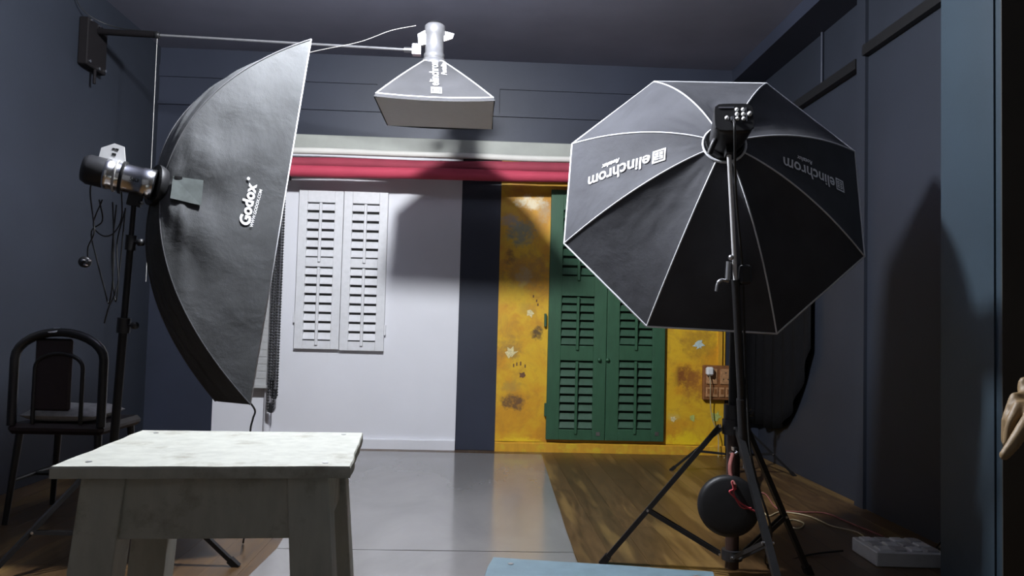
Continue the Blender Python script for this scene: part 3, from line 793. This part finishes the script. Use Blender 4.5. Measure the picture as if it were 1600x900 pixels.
# flash on top
of = thing('studio_flash', 'silver studio flash standing upright on the overhead softbox', 'studio flash', (ocx, oc.y, zr+.02))
MB().lathe((ocx, oc.y, zr+.02), (0,0,1), [(.05, 0), (.062, .005), (.062, .035), (.056, .04), (.056, .15), (.062, .155), (.062, .205), (.052, .215), (.0001, .217)], 28).build('body', M['silver'], of)
MB().lathe((ocx, oc.y, zr+.237), (0,0,1), [(.045, 0), (.04, .012), (.0001, .013)], 24).build('rear_cap', M['blackplastic'], of)
MB().prism([(ocx+.05, oc.y-.008, zr+.20), (ocx+.115, oc.y-.008, zr+.185), (ocx+.105, oc.y-.008, zr+.155), (ocx+.05, oc.y-.008, zr+.135)], (0, .016, 0)).build('handle_plate', M['silver'], of)
MB().prism([(ocx-.05, oc.y-.02, zr+.20), (ocx-.10, oc.y-.02, zr+.17), (ocx-.095, oc.y-.02, zr+.10), (ocx-.05, oc.y-.02, zr+.11)], (0, .04, 0)).build('bracket', M['silver'], of)
tag(MB().tube(smooth_path([pA + V((.02, .09, .02)), atY(290, 280, 3.6), atY(360, 190, 4.1), atY(430, 104, 4.45), atY(480, 83, 4.55), atY(560, 66, 4.5), atY(610, 48, 4.5), atY(650, 40, 4.54)]), .0018, 6).build('power_cable', M['wire_white']), 'pale sync cable crossing the wall boom to the overhead flash', 'cable')

# ------------------------------------------------------------------ octagonal softbox (right)
OH = V((.936, 2.92, 1.712)); OA = V((.148, .921, -.362)).normalized(); OS = V((.987, -.158, 0)).normalized(); OU = OS.cross(OA).normalized()
if OU.z < 0: OU = -OU
OR_, ODEP, ORO, r0 = .67, .394, -.033, .075
ox = thing('octagonal_softbox', 'large black octagonal softbox with white piping seen from behind', 'softbox', OH)
def orod(k, t):
    an = math.radians(112.5-45*k)+ORO; r = r0+(OR_-r0)*t
    return OH + (OS*math.cos(an)+OU*math.sin(an))*r + OA*(ODEP*(.25*t+.75*t**1.8))
opan = []
for k in range(8):
    def fn_(u, v, k=k):
        p = orod(k, u).lerp(orod(k+1, u), v); kk = 4*v*(1-v)
        w_ = .009*kk*(noise.noise((u*5, v*6, k*3.1))+.5*noise.noise((u*13, v*9, k*1.7)))*min(1, u*3)*(1-u*.6)
        return p + OA*(.022*kk*math.sin(math.pi*u)) + OA*w_
    opan.append(fn_)
    MB().grid(fn_, 24, 14).build('panel', M['fab_octa'], ox)
    MB().tube([orod(k, i/20) for i in range(21)], .0034, 6).build('seam_piping', M['piping'], ox)
rim = [orod(k, 1) for k in range(8)]
MB().tube(rim, .0045, 6, closed=True).build('rim_piping', M['piping'], ox)
def flap_pt(k, t): return rim[k % 8].lerp(rim[(k+1) % 8], t)
MB().add([p + OA*.012 for p in rim], [list(range(8))]).build('diffuser', M['diffuser'], ox)
MB().add(rim + [p + OA*.012 for p in rim], [(i, (i+1) % 8, 8+(i+1) % 8, 8+i) for i in range(8)]).build('rim_band', M['fab_octa'], ox)
MB().tube([OH - OA*.004 + (OS*math.cos(g)+OU*math.sin(g))*(r0+.006) for g in [2*math.pi*i/32 for i in range(32)]], .0055, 6, closed=True).build('ring_piping', M['piping'], ox)
MB().lathe(OH - OA*.03, OA, [(r0*.98, 0), (r0*.98, .035), (r0*.75, .035), (r0*.75, 0), (r0*.98, 0)], 28).build('speed_ring', M['black'], ox)
def otext(k, px0, py0, px1, py1, off=.004):
    f = opan[k]
    def inv(px, py):
        best = None; r = ray(px, py).normalized()
        for i in range(61):
            for jj in range(41):
                d = f(i/60, jj/40)-CAM; q = (d - r*d.dot(r)).length
                if best is None or q < best[0]: best = (q, i/60, jj/40)
        return best[1], best[2]
    ua, va = inv(px0, py0); ub, vb = inv(px1, py1); pa, pb = f(ua, va), f(ub, vb); e = (pb-pa).normalized()
    um, vm = (ua+ub)/2, (va+vb)/2
    du0 = f(um+.05, vm)-f(um-.05, vm); dv0 = f(um, min(1, vm+.1))-f(um, max(0, vm-.1)); n = du0.cross(dv0).normalized()
    if n.dot(CAM-pa) < 0: n = -n
    up = n.cross(e).normalized(); L = (pb-pa).length
    def fn(x, y):
        t = pa+e*x+up*y; u, v = ua+(ub-ua)*x/L, va+(vb-va)*x/L
        for _ in range(5):
            p = f(u, v); du = (f(u+.01, v)-f(u-.01, v))/.02; dv = (f(u, v+.01)-f(u, v-.01))/.02
            r = t-p; a11, a12, a22 = du.dot(du), du.dot(dv), dv.dot(dv); b1, b2 = du.dot(r), dv.dot(r); det = a11*a22-a12*a12
            if abs(det) < 1e-12: break
            u = min(1, max(0, u+(b1*a22-b2*a12)/det)); v = min(1, max(0, v+(a11*b2-a12*b1)/det))
        return f(u, v)+n*off
    return fn, L
def fit(txt, L, b):
    vs_, _ = text_mesh(txt, 1, b); return L/max(p.x for p in vs_)
# left panel is the one between rods 7 and 6; right panel between rods 2 and 3
fn, L = otext(6, 1040, 231, 922, 275)
logo(fn, .060, M['print'], ox)
s_ = fit('elinchrom', L-.068, .015)
letter('lettering', 'elinchrom', s_, lambda x, y: fn(x+.068, y+.010), M['print'], ox, bold=.016*s_)
letter('lettering', 'Rotalux', s_*.36, lambda x, y: fn(x+.22, y-.024), M['print'], ox, bold=.01*s_, shear=.3)
fn3, L3 = otext(2, 1316, 285, 1222, 243)
logo(fn3, .055, M['print'], ox)
s_ = fit('elinchrom', L3-.062, .015)
letter('lettering', 'elinchrom', s_, lambda x, y: fn3(x+.062, y+.010), M['print'], ox, bold=.016*s_)
letter('lettering', 'Rotalux', s_*.36, lambda x, y: fn3(x+.2, y-.024), M['print'], ox, bold=.01*s_, shear=.3)

# flash of the octagonal softbox
oflash = thing('studio_flash', 'black studio flash with white buttons behind the octagonal softbox', 'studio flash', OH - OA*.03)
bx = (-OA - OU*.16).normalized(); b0 = OH - OA*.02; BL = .20
def rsq(c, w_, h_, n=28, p=4):
    out = []
    for i in range(n):
        g = 2*math.pi*i/n; cc_, ss_ = math.cos(g), math.sin(g)
        rr = 1/((abs(cc_)**p+abs(ss_)**p)**(1/p)); out.append(c + OS*(w_*rr*cc_) + OU*(h_*rr*ss_))
    return out
m = MB(); secs_ = [(0, .058, .058, 2), (.02, .062, .062, 2), (.05, .062, .062, 3), (BL-.03, .068, .058, 5), (BL, .067, .056, 6)]
vv = []
for (h, a, b, p) in secs_: vv += rsq(b0 + bx*h, a, b, 28, p)
F = [(i*28+k, i*28+(k+1) % 28, (i+1)*28+(k+1) % 28, (i+1)*28+k) for i in range(4) for k in range(28)] + [list(range(4*28, 5*28))]
m.add(vv, F, True).build('body', M['blackplastic'], oflash)
bc = b0 + bx*BL
m2 = MB(); m2.add(rsq(bc + bx*.001, .070, .060, 28, 6) + rsq(bc + bx*.008, .068, .058, 28, 6), [(k, (k+1) % 28, 28+(k+1) % 28, 28+k) for k in range(28)] + [list(range(28, 56))])
rp = m2.build('rear_panel', M['black'], oflash)
for i in range(2):
    for jj in range(3):
        c = bc + bx*.009 + OS*(.010+.022*i) + OU*(.030-.020*jj)
        MB().lathe(c, bx, [(.0072, 0), (.0072, .004), (.0001, .0055)], 12).build('button', M['button'], rp)
MB().lathe(bc + bx*.009 + OS*.054 + OU*.010, bx, [(.0085, 0), (.0085, .008), (.0001, .010)], 12).build('dial', M['button'], rp)
MB().lathe(bc + bx*.009 - OS*.026 - OU*.006, bx, [(.0075, 0), (.0075, .004), (.0001, .0055)], 12).build('button', M['button'], rp)
MB().box(bc + bx*.0095 - OS*.026 + OU*.040, (.055, .006, .002), (OS, OU, bx)).build('display_line', M['steel'], rp)
MB().box(bc + bx*.0095 + OS*.043 + OU*.010, (.003, .06, .002), (OS, OU, bx)).build('display_line', M['steel'], rp)
MB().box(bc + bx*.014 - OS*.008 - OU*.012, (.010, .016, .012), (OS, OU, bx)).build('inlet', M['steel'], rp)
MB().tube(smooth_path([b0 + bx*.10 - OS*.045 - OU*.03, b0 + bx*.11 - OS*.06 - OU*.06, b0 + bx*.09 - OS*.075 - OU*.10]), .011, 8).build('tilt_handle', M['blackplastic'], oflash)
MB().box(b0 + bx*.07 - OU*.075 + OS*.004, (.035, .04, .055), (OS, OU, bx)).build('mount_bracket', M['black'], oflash)

# ------------------------------------------------------------------ boom stand carrying it
base = V((1.055, 3.12, 0)); ptop = atY(1141, 425, 3.12)
ptop = V((base.x, base.y, ptop.z))
fA, fB, fC = atZ(945, 880, 0), V((1.06, 2.55, 0)), atZ(1262, 897, 0)
bs = light_stand('boom_stand', 'heavy black boom stand in front of the ochre wall', base, ptop, .60, [fA, fB, fC], .085, None, .027, None, (.66, 1.05), .014, .013)
for o in list(bs.children):
    if o.name.startswith('pole_section') and o.data.vertices and max(v.co.z for v in o.data.vertices) < .7: o.data.materials[0] = M['pole_reflection']  # lowest pole section carries the painted reflection
MB().cyl(base + V((-.028, -.012, 1.06)), base + V((-.028, -.012, 1.125)), .016, 12).build('grip', M['grey_plastic'], bs)
at, ab = b0 + bx*.07 - OU*.09, atY(1163, 712, 3.05)
ad = (ab-at)
MB().cyl(at, at + ad*.62, .0085, 12).build('boom_arm', M['plate'], bs)
MB().cyl(at + ad*.40, at + ad*.98, .0155, 12).build('boom_sleeve', M['blackplastic'], bs)
MB().cyl(at + ad*.80, at + ad, .020, 12).build('boom_end', M['blackplastic'], bs)
MB().tube([at + ad*.98, at + ad + V((.002, -.005, -.03)), at + ad + V((-.0, -.005, -.05))], .008, 8).build('end_hook', M['steel'], bs)
pv = at + ad*.385
MB().bevbox((pv + ptop)/2 + V((0, 0, -.01)), (.045, max(.05, abs(pv.y-ptop.y)+.03), .075), .008).build('pivot_block', M['blackplastic'], bs)
MB().tube([pv + V((-.03, -.01, .05)), pv + V((-.034, -.012, -.02))], .010, 8).build('pivot_lever', M['steel'], bs)
MB().tube(smooth_path([pv + V((-.03, -.01, -.025)), pv + V((-.055, -.015, -.022)), pv + V((-.072, -.015, -.035)), pv + V((-.078, -.015, -.065))]), [.006]*6+[.008]*6+[.006]*7, 8).build('pivot_handle', M['steel'], bs)
MB().ball(pv + V((-.024, -.02, .065)), .011, 10, 6).build('pivot_bolt', M['steel'], bs)
hk = atY(1148, 704, 3.03)
MB().box(hk + V((.006, .02, .004)), (.016, .03, .014)).build('safety_clip', M['chrome'], bs)
MB().tube(smooth_path([hk + V((.012, 0, -.006)), hk + V((-.004, 0, -.014)), hk + V((-.02, 0, -.008))]), .005, 8).build('hook', M['chrome'], bs)
# weight hung under the boom
wc = atY(1138, 790, 2.985); wax = V((-.22, -1, .10)).normalized()
cw = thing('counterweight', 'black round counterweight hung from the boom by a red cord', 'weight', wc - V((0,0,.118)))
MB().lathe(wc - wax*.035, wax, [(.0001, 0), (.098, 0), (.110, .006), (.117, .018), (.118, .030), (.118, .046), (.115, .056), (.108, .063), (.098, .066), (.05, .068), (.0001, .069)], 40).build('disc', M['rubber'], cw)
MB().tube(smooth_path([hk + V((-.008, -.004, -.012)), atY(1141, 728, 3.0), atY(1143, 748, 2.98), wc + V((.008, -.045, .085))]), .009, 8).build('strap', M['pinkstrap'], cw)
fw_ = lambda px, py: atY(px, py, 2.93)
MB().tube(smooth_path([fw_(1144, 752), fw_(1146, 764), fw_(1140, 768), fw_(1147, 776), fw_(1160, 788), fw_(1178, 798), fw_(1186, 801)]), .0038, 6).build('red_cord', M['redcord'], cw)
MB().tube(smooth_path([fw_(1142, 767), fw_(1150, 763), fw_(1146, 770), fw_(1158, 792), fw_(1174, 794)]), .0032, 6).build('red_cord', M['redcord'], cw)
# power cord hanging from the flash
tag(MB().tube(smooth_path([bc + bx*.016 - OS*.004 - OU*.02, atY(1148, 205, 2.62), atY(1150, 300, 2.75), atY(1160, 420, 2.9), atY(1163, 520, 2.98), atY(1167, 620, 2.98), atY(1172, 700, 2.98), atY(1185, 760, 2.98), atY(1205, 830, 3.0), V((1.25, 3.25, .006)), V((1.5, 3.4, .006)), V((1.66, 3.42, .02))], 8), .0045, 6).build('flash_cable', M['wire']), 'black power cord falling from the flash on the octagonal softbox', 'cable')

# ------------------------------------------------------------------ guessed black cloth over the dark area in the far right corner
def corner_cloth(u, v):
    # u runs along the back wall, round the corner and along the right wall; v from the hem up
    L = u*1.20
    if L < .21: x, y = 2.03+L, D-.03
    else: x, y = XR-.02, D-.04-(L-.21)
    fold = .016*math.sin(L*34)*(1-.3*v)
    if L < .21: y -= .02+fold
    else: x -= .02+fold
    hem = .26 + .62*max(0, (u-.42)/.58)**2.2
    return V((x, y, hem+(2.30-hem)*v))
bcl = MB(); bcl.grid(corner_cloth, 60, 16)
o = tag(bcl.build('black_cloth', M['clothblack'], solid=.003), 'guessed black cloth hanging in the far right corner behind the octagonal softbox', 'cloth')

# ------------------------------------------------------------------ small stand behind
rb = V((1.80, 5.28, 0))
light_stand('light_stand', 'small black light stand against the back wall behind the boom stand', rb, V((1.80, 5.28, 1.25)), .36, [atZ(1051, 735, 0), V((2.19, 5.24, 0)), (1.78, 4.82, 0)], .13, None, .013, None, (.6,), .012, .010)

# ------------------------------------------------------------------ power strip and floor cords
c4 = [atZ(1331, 860, .0), atZ(1370, 886, .0)]
p0 = V((c4[0].x, c4[0].y, 0)); p1 = V((c4[1].x, c4[1].y, 0)); ex = (p1-p0).normalized(); ey = V((-ex.y, ex.x, 0))
if ey.x < 0: ey = -ey
wst = (p1-p0).length; lst = .30; hz = .062
psr = thing('extension_socket', 'grey extension socket box lying on the floor by the right wall', 'socket box', (p0+p1)/2 + ey*lst/2)
c = (p0+p1)/2 + ey*lst/2 + V((0,0,hz/2))
MB().bevbox(c, (wst, lst, hz), .004, (ex, ey, V((0,0,1)))).build('case', M['pale_plastic'], psr)
for i in range(3):
    for jj in range(4):
        cc_ = c + ex*((i-1)*wst*.30) + ey*((jj-1.5)*lst*.23) + V((0,0,hz/2+.003))
        MB().bevbox(cc_, (wst*.24, lst*.17, .010), .003, (ex, ey, V((0,0,1)))).build('socket_plate' if i else 'switch', M['grey_plastic'] if (i+jj) % 2 else M['white_plastic'], psr)
for k, (dx, dy) in enumerate(((.20, -.02), (.27, .03), (.33, -.04))):
    q = c + ey*(lst/2-.13+dx) + ex*dy; q.z = .03
    r_ = thing('black_plug', ['black plug lying against the end of the extension socket box', 'black plug a little beyond the extension socket box', 'black plug furthest from the extension socket box'][k], 'plug', (q.x, q.y, 0), 'loose plugs on the floor')
    MB().bevbox(q, (.045, .05, .058), .010).build('plug_body', M['blackplastic'], r_)
    MB().tube(smooth_path([q + V((0,0,.025)), q + V((.01, .03, .07)), q + V((.05, .10, .03)), q + V((.06, .16, -.024))]), .004, 6).build('cord', M['wire'], r_)
floor_c = [([(1186, 790), (1200, 806), (1220, 800), (1262, 806), (1300, 822), (1340, 832), (1362, 850)], M['wire_pale'], 'pale cord snaking over the floor to the extension socket box'),
           ([(1180, 770), (1196, 772), (1215, 795), (1250, 800), (1290, 802), (1330, 818), (1380, 838)], M['pinkstrap'], 'reddish cord crossing the floor beside the right wall'),
           ([(1225, 815), (1240, 812), (1256, 818), (1248, 826), (1230, 822)], M['wire_pale'], 'short pale cord loop on the floor behind the boom stand')]
for pix, mt, lb in floor_c:
    tag(MB().tube(smooth_path([atZ(x, y, .005) for x, y in pix]), .004, 6).build('floor_cord', mt), lb, 'cable')

# ------------------------------------------------------------------ stools
def stool(name, label, corners, zt, mat, th=.022, ap=.12, legw=.078, inset=.04, splay=.055):
    """corners: near-left, near-right, far-right, far-left of the top"""
    P = [V((p[0], p[1], 0)) for p in corners]; cen = sum(P, V((0,0,0)))/4
    root = thing(name, label, 'stool', (cen.x, cen.y, 0))
    ex = ((P[1]-P[0])+(P[2]-P[3])).normalized(); ey = V((-ex.y, ex.x, 0))
    w_ = ((P[1]-P[0]).length+(P[2]-P[3]).length)/2; d_ = ((P[3]-P[0]).length+(P[2]-P[1]).length)/2
    # slightly uneven top board
    n = 26; top = []; 
    loop = []
    for k in range(4):
        a, b = P[k], P[(k+1) % 4]; nrm = (b-a).normalized().cross(V((0,0,1)))
        for i in range(n):
            t = i/n; p = a.lerp(b, t); f = min(1, 8*t*(1-t)); loop.append(p + nrm*(.005*f*noise.noise((p.x*14, p.y*14, 2))))
    m = MB(); N = len(loop)
    rings = [[V((p.x, p.y, zt-th)) for p in loop], [V((p.x, p.y, zt-.004)) for p in loop], [cen + (p-cen)*.992 + V((0,0,zt)) for p in loop]]
    vv = [q for r in rings for q in r]
    F = [(i*N+k, i*N+(k+1) % N, (i+1)*N+(k+1) % N, (i+1)*N+k) for i in range(2) for k in range(N)] + [list(range(2*N, 3*N)), list(range(N))[::-1]]
    m.add(vv, F); tp = m.build('top', mat, root)
    for (sx_, sy_) in ((-1,-1),(1,-1),(1,1),(-1,1)):
        q = cen + ex*(sx_*w_*.41) + ey*(sy_*d_*.41); MB().cyl(V((q.x, q.y, zt-.001)), V((q.x, q.y, zt+.0012)), .006, 8).build('nail_head', M['steel'], tp)
    hx, hy = w_/2-inset, d_/2-inset*.75
    z0 = zt-th
    for (sx_, sy_) in ((-1,-1),(1,-1),(1,1),(-1,1)):
        t_ = cen + ex*(sx_*(hx-legw/2)) + ey*(sy_*(hy-legw/2)); sp = splay*zt/.7
        b_ = t_ + ex*(sx_*sp) + ey*(sy_*sp*.5)
        vv = []
        for (c_, z, s_) in ((b_, 0, 1.05), (t_, z0, 1)):
            for (i, jj) in ((-1,-1),(1,-1),(1,1),(-1,1)): vv.append(c_ + ex*(i*legw/2*s_) + ey*(jj*legw/2*s_) + V((0,0,z)))
        MB().add(vv, [(3,2,1,0),(4,5,6,7),(0,1,5,4),(1,2,6,5),(2,3,7,6),(3,0,4,7)]).build('leg', mat, root, bevel=.003)
    ai = .004
    for sg in (-1, 1):
        MB().box(cen + ey*(sg*(hy-.014-ai)) + V((0,0,z0-ap/2)), (2*hx-legw*.9, .024, ap), (ex, ey, V((0,0,1)))).build('apron', mat, root, bevel=.002)
        MB().box(cen + ex*(sg*(hx-.014-ai)) + V((0,0,z0-ap/2)), (.024, 2*hy-legw*.9, ap), (ex, ey, V((0,0,1)))).build('apron', mat, root, bevel=.002)
    return root
stool('wooden_stool', 'distressed white wooden stool in the left foreground', [(-.763, 1.43), (-.234, 1.482), (-.276, 1.923), (-.798, 1.893)], .72, M['stool_white'])
e1 = V((.453, -.079, 0)); e2 = V((-.071, -.44, 0)); q0 = V((.045, 1.664, 0)); pts = [q0+e2, q0+e1+e2, q0+e1, q0]
stool('wooden_stool', 'pale blue wooden stool at the bottom edge before the boom stand', [tuple(p) for p in pts], .50, M['stool_blue'], .025, .08, .05, .03, .03)

# ------------------------------------------------------------------ chair at left
cx, cy = -1.965, 3.92; cht = thing('arch_back_chair', 'black arch-backed chair in the dark left corner', 'chair', (cx, cy, 0))
def arch(w_, zb, zt, y, n=14):
    pts = [(cx-w_, y, zb)]
    for i in range(n+1):
        g = math.pi-math.pi*i/n; pts.append((cx+w_*math.cos(g), y, zt-w_*.62+w_*.62*math.sin(g)))
    pts.append((cx+w_, y, zb)); return pts
MB().tube(arch(.205, .46, .90, cy-.20), .021, 10).build('back_frame', M['chair_black'], cht)
MB().tube(arch(.11, .47, .80, cy-.20), .010, 8).build('back_hoop', M['chair_black'], cht)
MB().bevbox((cx-.03, cy-.19, .70), (.17, .025, .34), .010).build('back_splat', M['chair_pad'], cht)
MB().bevbox((cx, cy, .445), (.44, .43, .05), .018).build('seat', M['chair_pad'], cht)
for (i, jj) in ((-1,-1),(1,-1),(1,1),(-1,1)):
    MB().cyl((cx+i*.18, cy+jj*.17, .43), (cx+i*.21, cy+jj*.20, 0), .018, 10, .013).build('leg', M['chair_black'], cht)
for i in (-1, 1): MB().cyl((cx+i*.195, cy-.185, .2), (cx+i*.195, cy+.185, .2), .010, 8).build('stretcher', M['chair_black'], cht)
MB().cyl((cx-.195, cy, .2), (cx+.195, cy, .2), .010, 8).build('stretcher', M['chair_black'], cht)
cu = MB(); cn = V((cx-.01, 3.90, .505))
cu.grid(lambda u, v: cn + V(((u-.5)*.34, (v-.5)*.34, .034*(1-abs(2*u-1)**8)*(1-abs(2*v-1)**8)+.004*noise.noise((u*6, v*6, 1)))), 16, 14).grid(lambda u, v: cn + V(((u-.5)*.34, (v-.5)*.34, -.034*(1-abs(2*u-1)**8)*(1-abs(2*v-1)**8))), 16, 14)
tag(cu.build('seat_cushion', M['cloth_grey']), 'flat grey cushion lying on the dark chair', 'cushion')
tp_ = atY(86, 516, cy-.2)
tag(MB().add([tp_ + V((-.022, -.02, -.008)), tp_ + V((.02, -.024, -.004)), tp_ + V((.024, 0, .012)), tp_ + V((-.012, .012, .010)), tp_ + V((-.022, -.02, -.013)), tp_ + V((.02, -.024, -.009)), tp_ + V((.024, 0, .007)), tp_ + V((-.012, .012, .005))], [(0,1,2,3),(7,6,5,4),(0,1,5,4),(1,2,6,5),(2,3,7,6),(3,0,4,7)]).build('paper_scrap', M['print']), 'small white paper scrap on top of the dark chair back', 'paper')

# ------------------------------------------------------------------ person at the right edge
def capsule(m, a, b, ra, rb, n=14):
    a, b = V(a), V(b); d = (b-a).normalized(); pts = []; rs = []
    for i in range(5): g = math.pi/2*(1-i/4); pts.append(a - d*(ra*math.sin(g))); rs.append(max(1e-4, ra*math.cos(g)))
    for i in range(5): g = math.pi/2*i/4; pts.append(b + d*(rb*math.sin(g))); rs.append(max(1e-4, rb*math.cos(g)))
    m.tube(pts, rs, n)
pb_ = V((1.44, 1.18, 0)); YH = 1.30
pm = MB()
# legs, hips, torso (facing the left of the picture, -x)
for s in (-1, 1):
    hip = pb_ + V((.0, s*.10, .86)); kn = pb_ + V((-.02, s*.11, .47)); an = pb_ + V((.03, s*.11, .08))
    capsule(pm, hip, kn, .088, .062); capsule(pm, kn, an, .062, .045); capsule(pm, an + V((.02, 0, -.035)), an + V((-.16, s*.02, -.045)), .042, .032)
capsule(pm, pb_ + V((0, -.06, .92)), pb_ + V((0, .06, .92)), .13, .13)
capsule(pm, pb_ + V((0, 0, .95)), pb_ + V((0, 0, 1.28)), .13, .145); capsule(pm, pb_ + V((0, -.12, 1.33)), pb_ + V((0, .12, 1.33)), .085, .085)
capsule(pm, pb_ + V((0, 0, 1.38)), pb_ + V((-.02, 0, 1.50)), .06, .052)
hd_ = pb_ + V((-.03, 0, 1.60))
capsule(pm, hd_ + V((.01, 0, .02)), hd_ + V((-.01, 0, -.03)), .092, .075); capsule(pm, hd_ + V((-.04, 0, -.07)), hd_ + V((-.055, 0, -.085)), .045, .035)
capsule(pm, hd_ + V((-.086, 0, .012)), hd_ + V((-.098, 0, -.024)), .009, .013)
for s in (-1, 1): capsule(pm, hd_ + V((.0, s*.085, .0)), hd_ + V((.01, s*.092, -.03)), .016, .012)
# left-of-body arm hangs; the arm nearer the back wall reaches forward
sh = pb_ + V((0, -.19, 1.33)); el = pb_ + V((.03, -.24, 1.04)); wr_ = pb_ + V((-.08, -.22, .82))
capsule(pm, sh, el, .058, .047); capsule(pm, el, wr_, .046, .034); capsule(pm, wr_ + V((-.02, 0, -.05)), wr_ + V((-.04, 0, -.09)), .034, .030)
for k in range(4):
    f0 = wr_ + V((-.04+.0*k, .025-.017*k, -.10)); capsule(pm, f0, f0 + V((-.012, 0, -.05)), .0095, .009); capsule(pm, f0 + V((-.012, 0, -.05)), f0 + V((-.0, 0, -.08)), .009, .007)
sh = pb_ + V((0, .19, 1.33)); el = V((1.36, 1.36, 1.03)); wrist = V((1.085, YH+.02, .945))
capsule(pm, sh, el, .058, .048); capsule(pm, el, wrist + V((.05, 0, .015)), .047, .036)
body = thing('person', 'person in dark clothes at the right edge with one hand reaching in', 'person', pb_)
bo = pm.build('body', M['shirt'], body)
# forearm end, palm and fingers of the visible hand
hm = MB()
H_ = lambda px, py, y: atY(px, py, y)
capsule(hm, wrist + V((.06, 0, .015)), wrist, .030, .026)
kn_ = [H_(1612, 604, 1.335), H_(1612, 620, 1.32), H_(1612, 634, 1.30), H_(1614, 650, 1.275)]
for q in kn_: capsule(hm, wrist, q, .024, .0125)
capsule(hm, wrist, (kn_[0]+kn_[2])/2, .026, .020)
fing = [[(1612, 604, 1.335), (1601, 596, 1.33), (1597, 606, 1.33), (1600, 625, 1.335)],
        [(1612, 620, 1.32), (1586, 621, 1.315), (1573, 655, 1.312), (1571, 690, 1.31)],
        [(1612, 634, 1.30), (1592, 634, 1.295), (1579, 661, 1.29), (1573, 694, 1.29)]]
for ch in fing:
    pp = [H_(*q) for q in ch]; rads = [.0105, .0095, .0085, .0075]
    for i in range(3): capsule(hm, pp[i], pp[i+1], rads[i], rads[i+1])
th_ = [H_(1622, 640, 1.27), H_(1600, 668, 1.255), H_(1582, 696, 1.25), H_(1569, 712, 1.25)]
for i in range(3): capsule(hm, th_[i], th_[i+1], [.015, .0115, .0105][i], [.0115, .0105, .0085][i])
capsule(hm, wrist, th_[0], .024, .016)
hand_mesh = hm
# union into one continuous skin, then split the look by place
off = pb_
import bmesh
tmp = MB(); tmp.v = pm.v + hm.v; o0 = len(pm.v); tmp.f = pm.f + [[i+o0 for i in f] for f in hm.f]; tmp.sm = pm.sm + hm.sm
COL.objects.unlink(bo); bpy.data.objects.remove(bo)
bo = tmp.build('body', M['shirt'], body)
md = bo.modifiers.new('r', 'REMESH'); md.mode = 'VOXEL'; md.voxel_size = .005; md.use_smooth_shade = True
md = bo.modifiers.new('s', 'SMOOTH'); md.factor = .5; md.iterations = 2
bpy.context.view_layer.update()
me = bpy.data.meshes.new_from_object(bo.evaluated_get(bpy.context.evaluated_depsgraph_get()))
bo.modifiers.clear(); bo.data = me; me.name = 'body'
me.materials.clear()
for k in ('shirt', 'skin', 'hair'): me.materials.append(M[k])
for p in me.polygons:
    c = p.center + off; p.use_smooth = True
    mi = 0
    if c.x < wrist.x+.035 and c.y > 1.22 and .7 < c.z < 1.0: mi = 1
    if c.z < wr_.z-.02 and c.z > .6 and c.y < pb_.y-.17: mi = 1
    if c.z > 1.43: mi = 1
    if c.z > 1.60 and (c.x > hd_.x-.055 or c.z > 1.665): mi = 2
    if c.z > 1.50 and c.x > hd_.x+.03: mi = 2
    p.material_index = mi
for s in (-1, 1):
    ey_ = MB().ball(hd_ + V((-.0745, s*.032, .012)), .010, 12, 8).build('eye', M['white_plastic'], body)
    MB().ball(hd_ + V((-.0805, s*.032, .012)), .0052, 10, 6).build('iris', M['hair'], ey_)
    MB().tube([hd_ + V((-.080, s*.018, .032)), hd_ + V((-.081, s*.032, .036)), hd_ + V((-.073, s*.048, .032))], .0035, 6).build('eyebrow', M['hair'], body)
MB().tube([hd_ + V((-.078, -.020, -.058)), hd_ + V((-.086, 0, -.060)), hd_ + V((-.078, .020, -.058))], .0045, 6).build('mouth', M['pinkstrap'], body)
